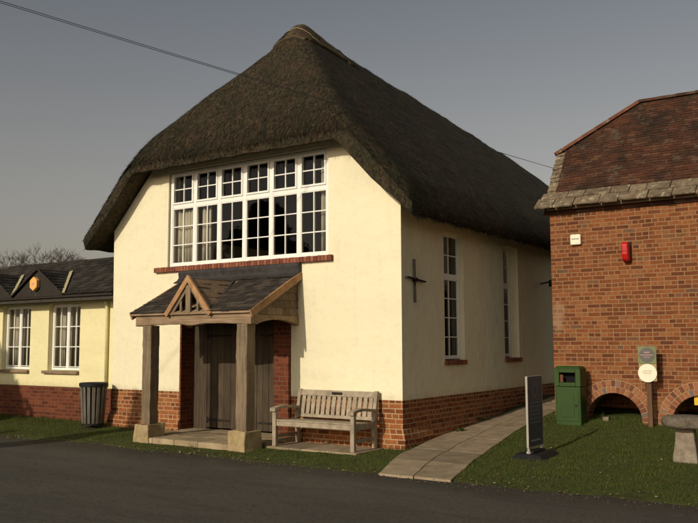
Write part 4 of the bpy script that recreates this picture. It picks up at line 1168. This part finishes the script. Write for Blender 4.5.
for k in range(650):
    if k % 3: x = rng.uniform(-11, 5); y = edge_y(x) + rng.uniform(-.12, .15)
    else: x = rng.uniform(.8, 5); y = rng.uniform(-1.8, 3.2)
    if blocked(x, y) and y > -1.2: continue
    z = max(terr(x, y), -.055) + .022; a = rng.uniform(0, 6.28); r = rng.uniform(.008, .026)
    d1 = Vector((math.cos(a), math.sin(a), rng.uniform(-.3, .3))) * r; d2 = Vector((-math.sin(a), math.cos(a), rng.uniform(-.3, .4))) * r * .6
    c = Vector((x, y, z)); b.add([c - d1, c - d2, c + d1, c + d2], [(0, 1, 2, 3)])
tag(b.build('fallen_leaves', M['leaf']), kind='stuff')
b = MB()
for k in range(1500):   # grit at the road side
    x = rng.uniform(-10, 5); y = edge_y(x) - abs(rng.gauss(0, .22)) + .03; r = rng.uniform(.004, .013)
    z = -.062 + .03 * math.sin((y + 8.6) / 7.0 * math.pi) + r * .3
    c = Vector((x, y, z)); a = rng.uniform(0, 6.28)
    e1 = Vector((math.cos(a), math.sin(a), 0)) * r; e2 = Vector((-math.sin(a), math.cos(a), 0)) * r * rng.uniform(.6, 1); t = Vector((0, 0, r * .8))
    b.add([c - e1, c - e2, c + e1, c + e2, c + t], [(0, 1, 4), (1, 2, 4), (2, 3, 4), (3, 0, 4)])
tag(b.build('gravel', M['grit']), kind='stuff')

def weed(x, y, z, label, n=26, s=.16, mat='weed'):
    t = thing('weed', label, 'weed', (x, y, z)); b = MB()
    for k in range(n):
        a = rng.uniform(0, 6.28); up = rng.uniform(.2, 1.2); L = s * rng.uniform(.5, 1.1)
        d = Vector((math.cos(a), math.sin(a), up)).normalized(); p = Vector((x, y, z)) + d * L * .35
        r = Vector((-math.sin(a), math.cos(a), 0)) * L * .20
        q = p + d * L * .4; e = p + d * L * .65 - Vector((0, 0, L * .15))
        b.add([p, q - r, e, q + r], [(0, 1, 2, 3)]); b.tube([(x, y, z), p], .003, 4, False)
    b.build('leaf_rosette', M[mat], t)
weed(.14, 2.62, terr(.14, 2.62), 'green leafy weed growing at the foot of the shaded side wall')
weed(.17, 1.55, terr(.17, 1.55), 'low sprawling weed between the path and the hall corner', 30, .13)
weed(-1.30, -.13, .0, 'straggly dry weed on the paving under the bench', 22, .11, 'leaf')

def bare_tree(x, y, h, label, seed, spread=.72, zb=0):
    rg = random.Random(seed); t = thing('bare_tree', label, 'tree', (x, y, zb), group='bare trees behind the low wing')
    tr = MB(); tw = MB()
    def grow(p, d, L, r, lev):
        q = p + d * L; m = p.lerp(q, .5) + Vector((rg.gauss(0, 1), rg.gauss(0, 1), 0)) * L * .05
        (tr if lev < 2 else tw).tube([p, m, q], [r, r * .85, r * .7], 6 if lev < 2 else 4, False)
        if lev >= 7: return
        for k in range(3 if lev < 4 else 3):
            a = rg.uniform(0, 6.28); nd = (d + Vector((math.cos(a), math.sin(a), rg.uniform(-.15, .5))) * spread * rg.uniform(.7, 1.3)).normalized()
            grow(p.lerp(q, rg.uniform(.6, 1.0)), nd, L * rg.uniform(.62, .84), max(r * .55, .006), lev + 1)
    grow(Vector((x, y, zb)), Vector((0, 0, 1)), h * .30, h * .025, 0)
    tr.build('trunk', M['twig'], t); tw.build('crown', M['twig'], t)
CAMP = Vector((6.365, -10.959, 1.6))
def at_px(u, D):   # where a view direction meets a given distance
    a = R(33.837) - math.atan((u - 349) / 820.0); return CAMP.x - math.sin(a) * D, CAMP.y + math.cos(a) * D
for (u, D, h, sd, lb) in ((36, 46, 7.6, 3, 'broad bare winter tree rising behind the gablets of the low wing'), (78, 52, 7.7, 8, 'smaller bare winter tree behind the wing ridge, next to the broad one'), (103, 58, 8.5, 12, 'thin bare winter tree beside the thatch edge behind the wing')):
    x, y = at_px(u, D); bare_tree(x, y, h, lb, sd)

def yew(x, y, h, r, label, seed):  # unseen trees, added to throw shadows onto the low brickwork
    rg = random.Random(seed); t = thing('shadow_yew', label, 'tree', (x, y, -.1)); b = MB()
    b.tube([(x, y, -.1), (x, y, h * .5)], [r * .25, r * .1], 8); b.build('trunk', M['twig'], t)
    b = MB()
    for k in range(9000):
        z = rg.random(); rr = r * min(1, (1 - z) * 2.2) ** .8 * (0.85 + .25 * nz(z * 6, k * .001, seed)) * math.sqrt(rg.uniform(.2, 1)); a = rg.uniform(0, 6.28)
        c = Vector((x + rr * math.cos(a), y + rr * math.sin(a), .2 + z * (h - .2))); s = rg.uniform(.08, .16)
        d1 = Vector((rg.gauss(0, 1), rg.gauss(0, 1), rg.gauss(0, 1))).normalized() * s; d2 = d1.cross(Vector((rg.gauss(0, 1), rg.gauss(0, 1), rg.gauss(0, 1)))).normalized() * s * .6
        b.add([c - d1, c - d2, c + d1, c + d2], [(0, 1, 2, 3)])
    b.build('crown', M['yew'], t)
yew(-6.66, -11.0, 5.40, .40, 'slim columnar yew added out of view across the road to cast a shadow', 1)
yew(-12.0, -11.0, 6.6, 2.6, 'broad dark yew added out of view across the road to cast a shadow', 2)

# ---------------------------------------------------------------- light, sky, camera
AZ, EL = R(4.0), R(23.5)
d = Vector((math.sin(AZ) * math.cos(EL), math.cos(AZ) * math.cos(EL), -math.sin(EL)))
sun = bpy.data.lights.new('sun', 'SUN'); sun.energy = 3.0; sun.angle = R(.5); sun.color = (1.0, .89, .74)
so = bpy.data.objects.new('sun', sun); COL.objects.link(so); so.rotation_euler = d.to_track_quat('-Z', 'Y').to_euler(); so.location = (0, -20, 20)
w = bpy.data.worlds.new('World'); S.world = w; w.use_nodes = True; nt = w.node_tree
sk = nt.nodes.new('ShaderNodeTexSky'); sk.sky_type = 'NISHITA'; sk.sun_disc = False; sk.sun_elevation = EL; sk.sun_rotation = math.pi + AZ
sk.air_density = 1.0; sk.dust_density = 2.5; sk.ozone_density = 1.0
hs = nt.nodes.new('ShaderNodeHueSaturation'); hs.inputs['Saturation'].default_value = 0.41
mxw = nt.nodes.new('ShaderNodeMix'); mxw.data_type = 'RGBA'; mxw.blend_type = 'MULTIPLY'; mxw.inputs[0].default_value = 1.0; pass
tcw = nt.nodes.new('ShaderNodeTexCoord'); spw = nt.nodes.new('ShaderNodeSeparateXYZ'); nt.links.new(tcw.outputs['Generated'], spw.inputs[0])
rpw = nt.nodes.new('ShaderNodeValToRGB'); rpw.color_ramp.elements[0].position = 0.0; rpw.color_ramp.elements[0].color = (1.28, 1.07, .86, 1)
rpw.color_ramp.elements[1].position = 0.5; rpw.color_ramp.elements[1].color = (.66, .70, .72, 1)
nt.links.new(spw.outputs['Z'], rpw.inputs['Fac']); nt.links.new(rpw.outputs['Color'], mxw.inputs[7])
nt.links.new(sk.outputs[0], hs.inputs['Color']); nt.links.new(hs.outputs[0], mxw.inputs[6])
bg = nt.nodes['Background']; bg.inputs['Strength'].default_value = 0.080
nt.links.new(mxw.outputs[2], bg.inputs['Color'])

cam = bpy.data.cameras.new('camera'); co = bpy.data.objects.new('camera', cam); COL.objects.link(co)
cam.sensor_width = 36; cam.sensor_fit = 'HORIZONTAL'; cam.lens = 819.95 / 698 * 36; cam.clip_end = 3000; cam.clip_start = .1
yaw, pitch, roll = R(33.83685), R(5.71618), R(-.2073)
fv = Vector((-math.sin(yaw) * math.cos(pitch), math.cos(yaw) * math.cos(pitch), math.sin(pitch))); rv = Vector((math.cos(yaw), math.sin(yaw), 0)); uv = rv.cross(fv)
r2 = rv * math.cos(roll) + uv * math.sin(roll); u2 = uv * math.cos(roll) - rv * math.sin(roll)
mt = Matrix((r2, u2, -fv)).transposed().to_4x4(); mt.translation = CAMP; co.matrix_world = mt
S.camera = co
S.view_settings.view_transform = 'Standard'; S.view_settings.look = 'None'; S.view_settings.exposure = 0; S.view_settings.gamma = 1
S.view_settings.use_curve_mapping = False
S.cycles.max_bounces = 8; S.cycles.transparent_max_bounces = 12; S.cycles.use_denoising = True
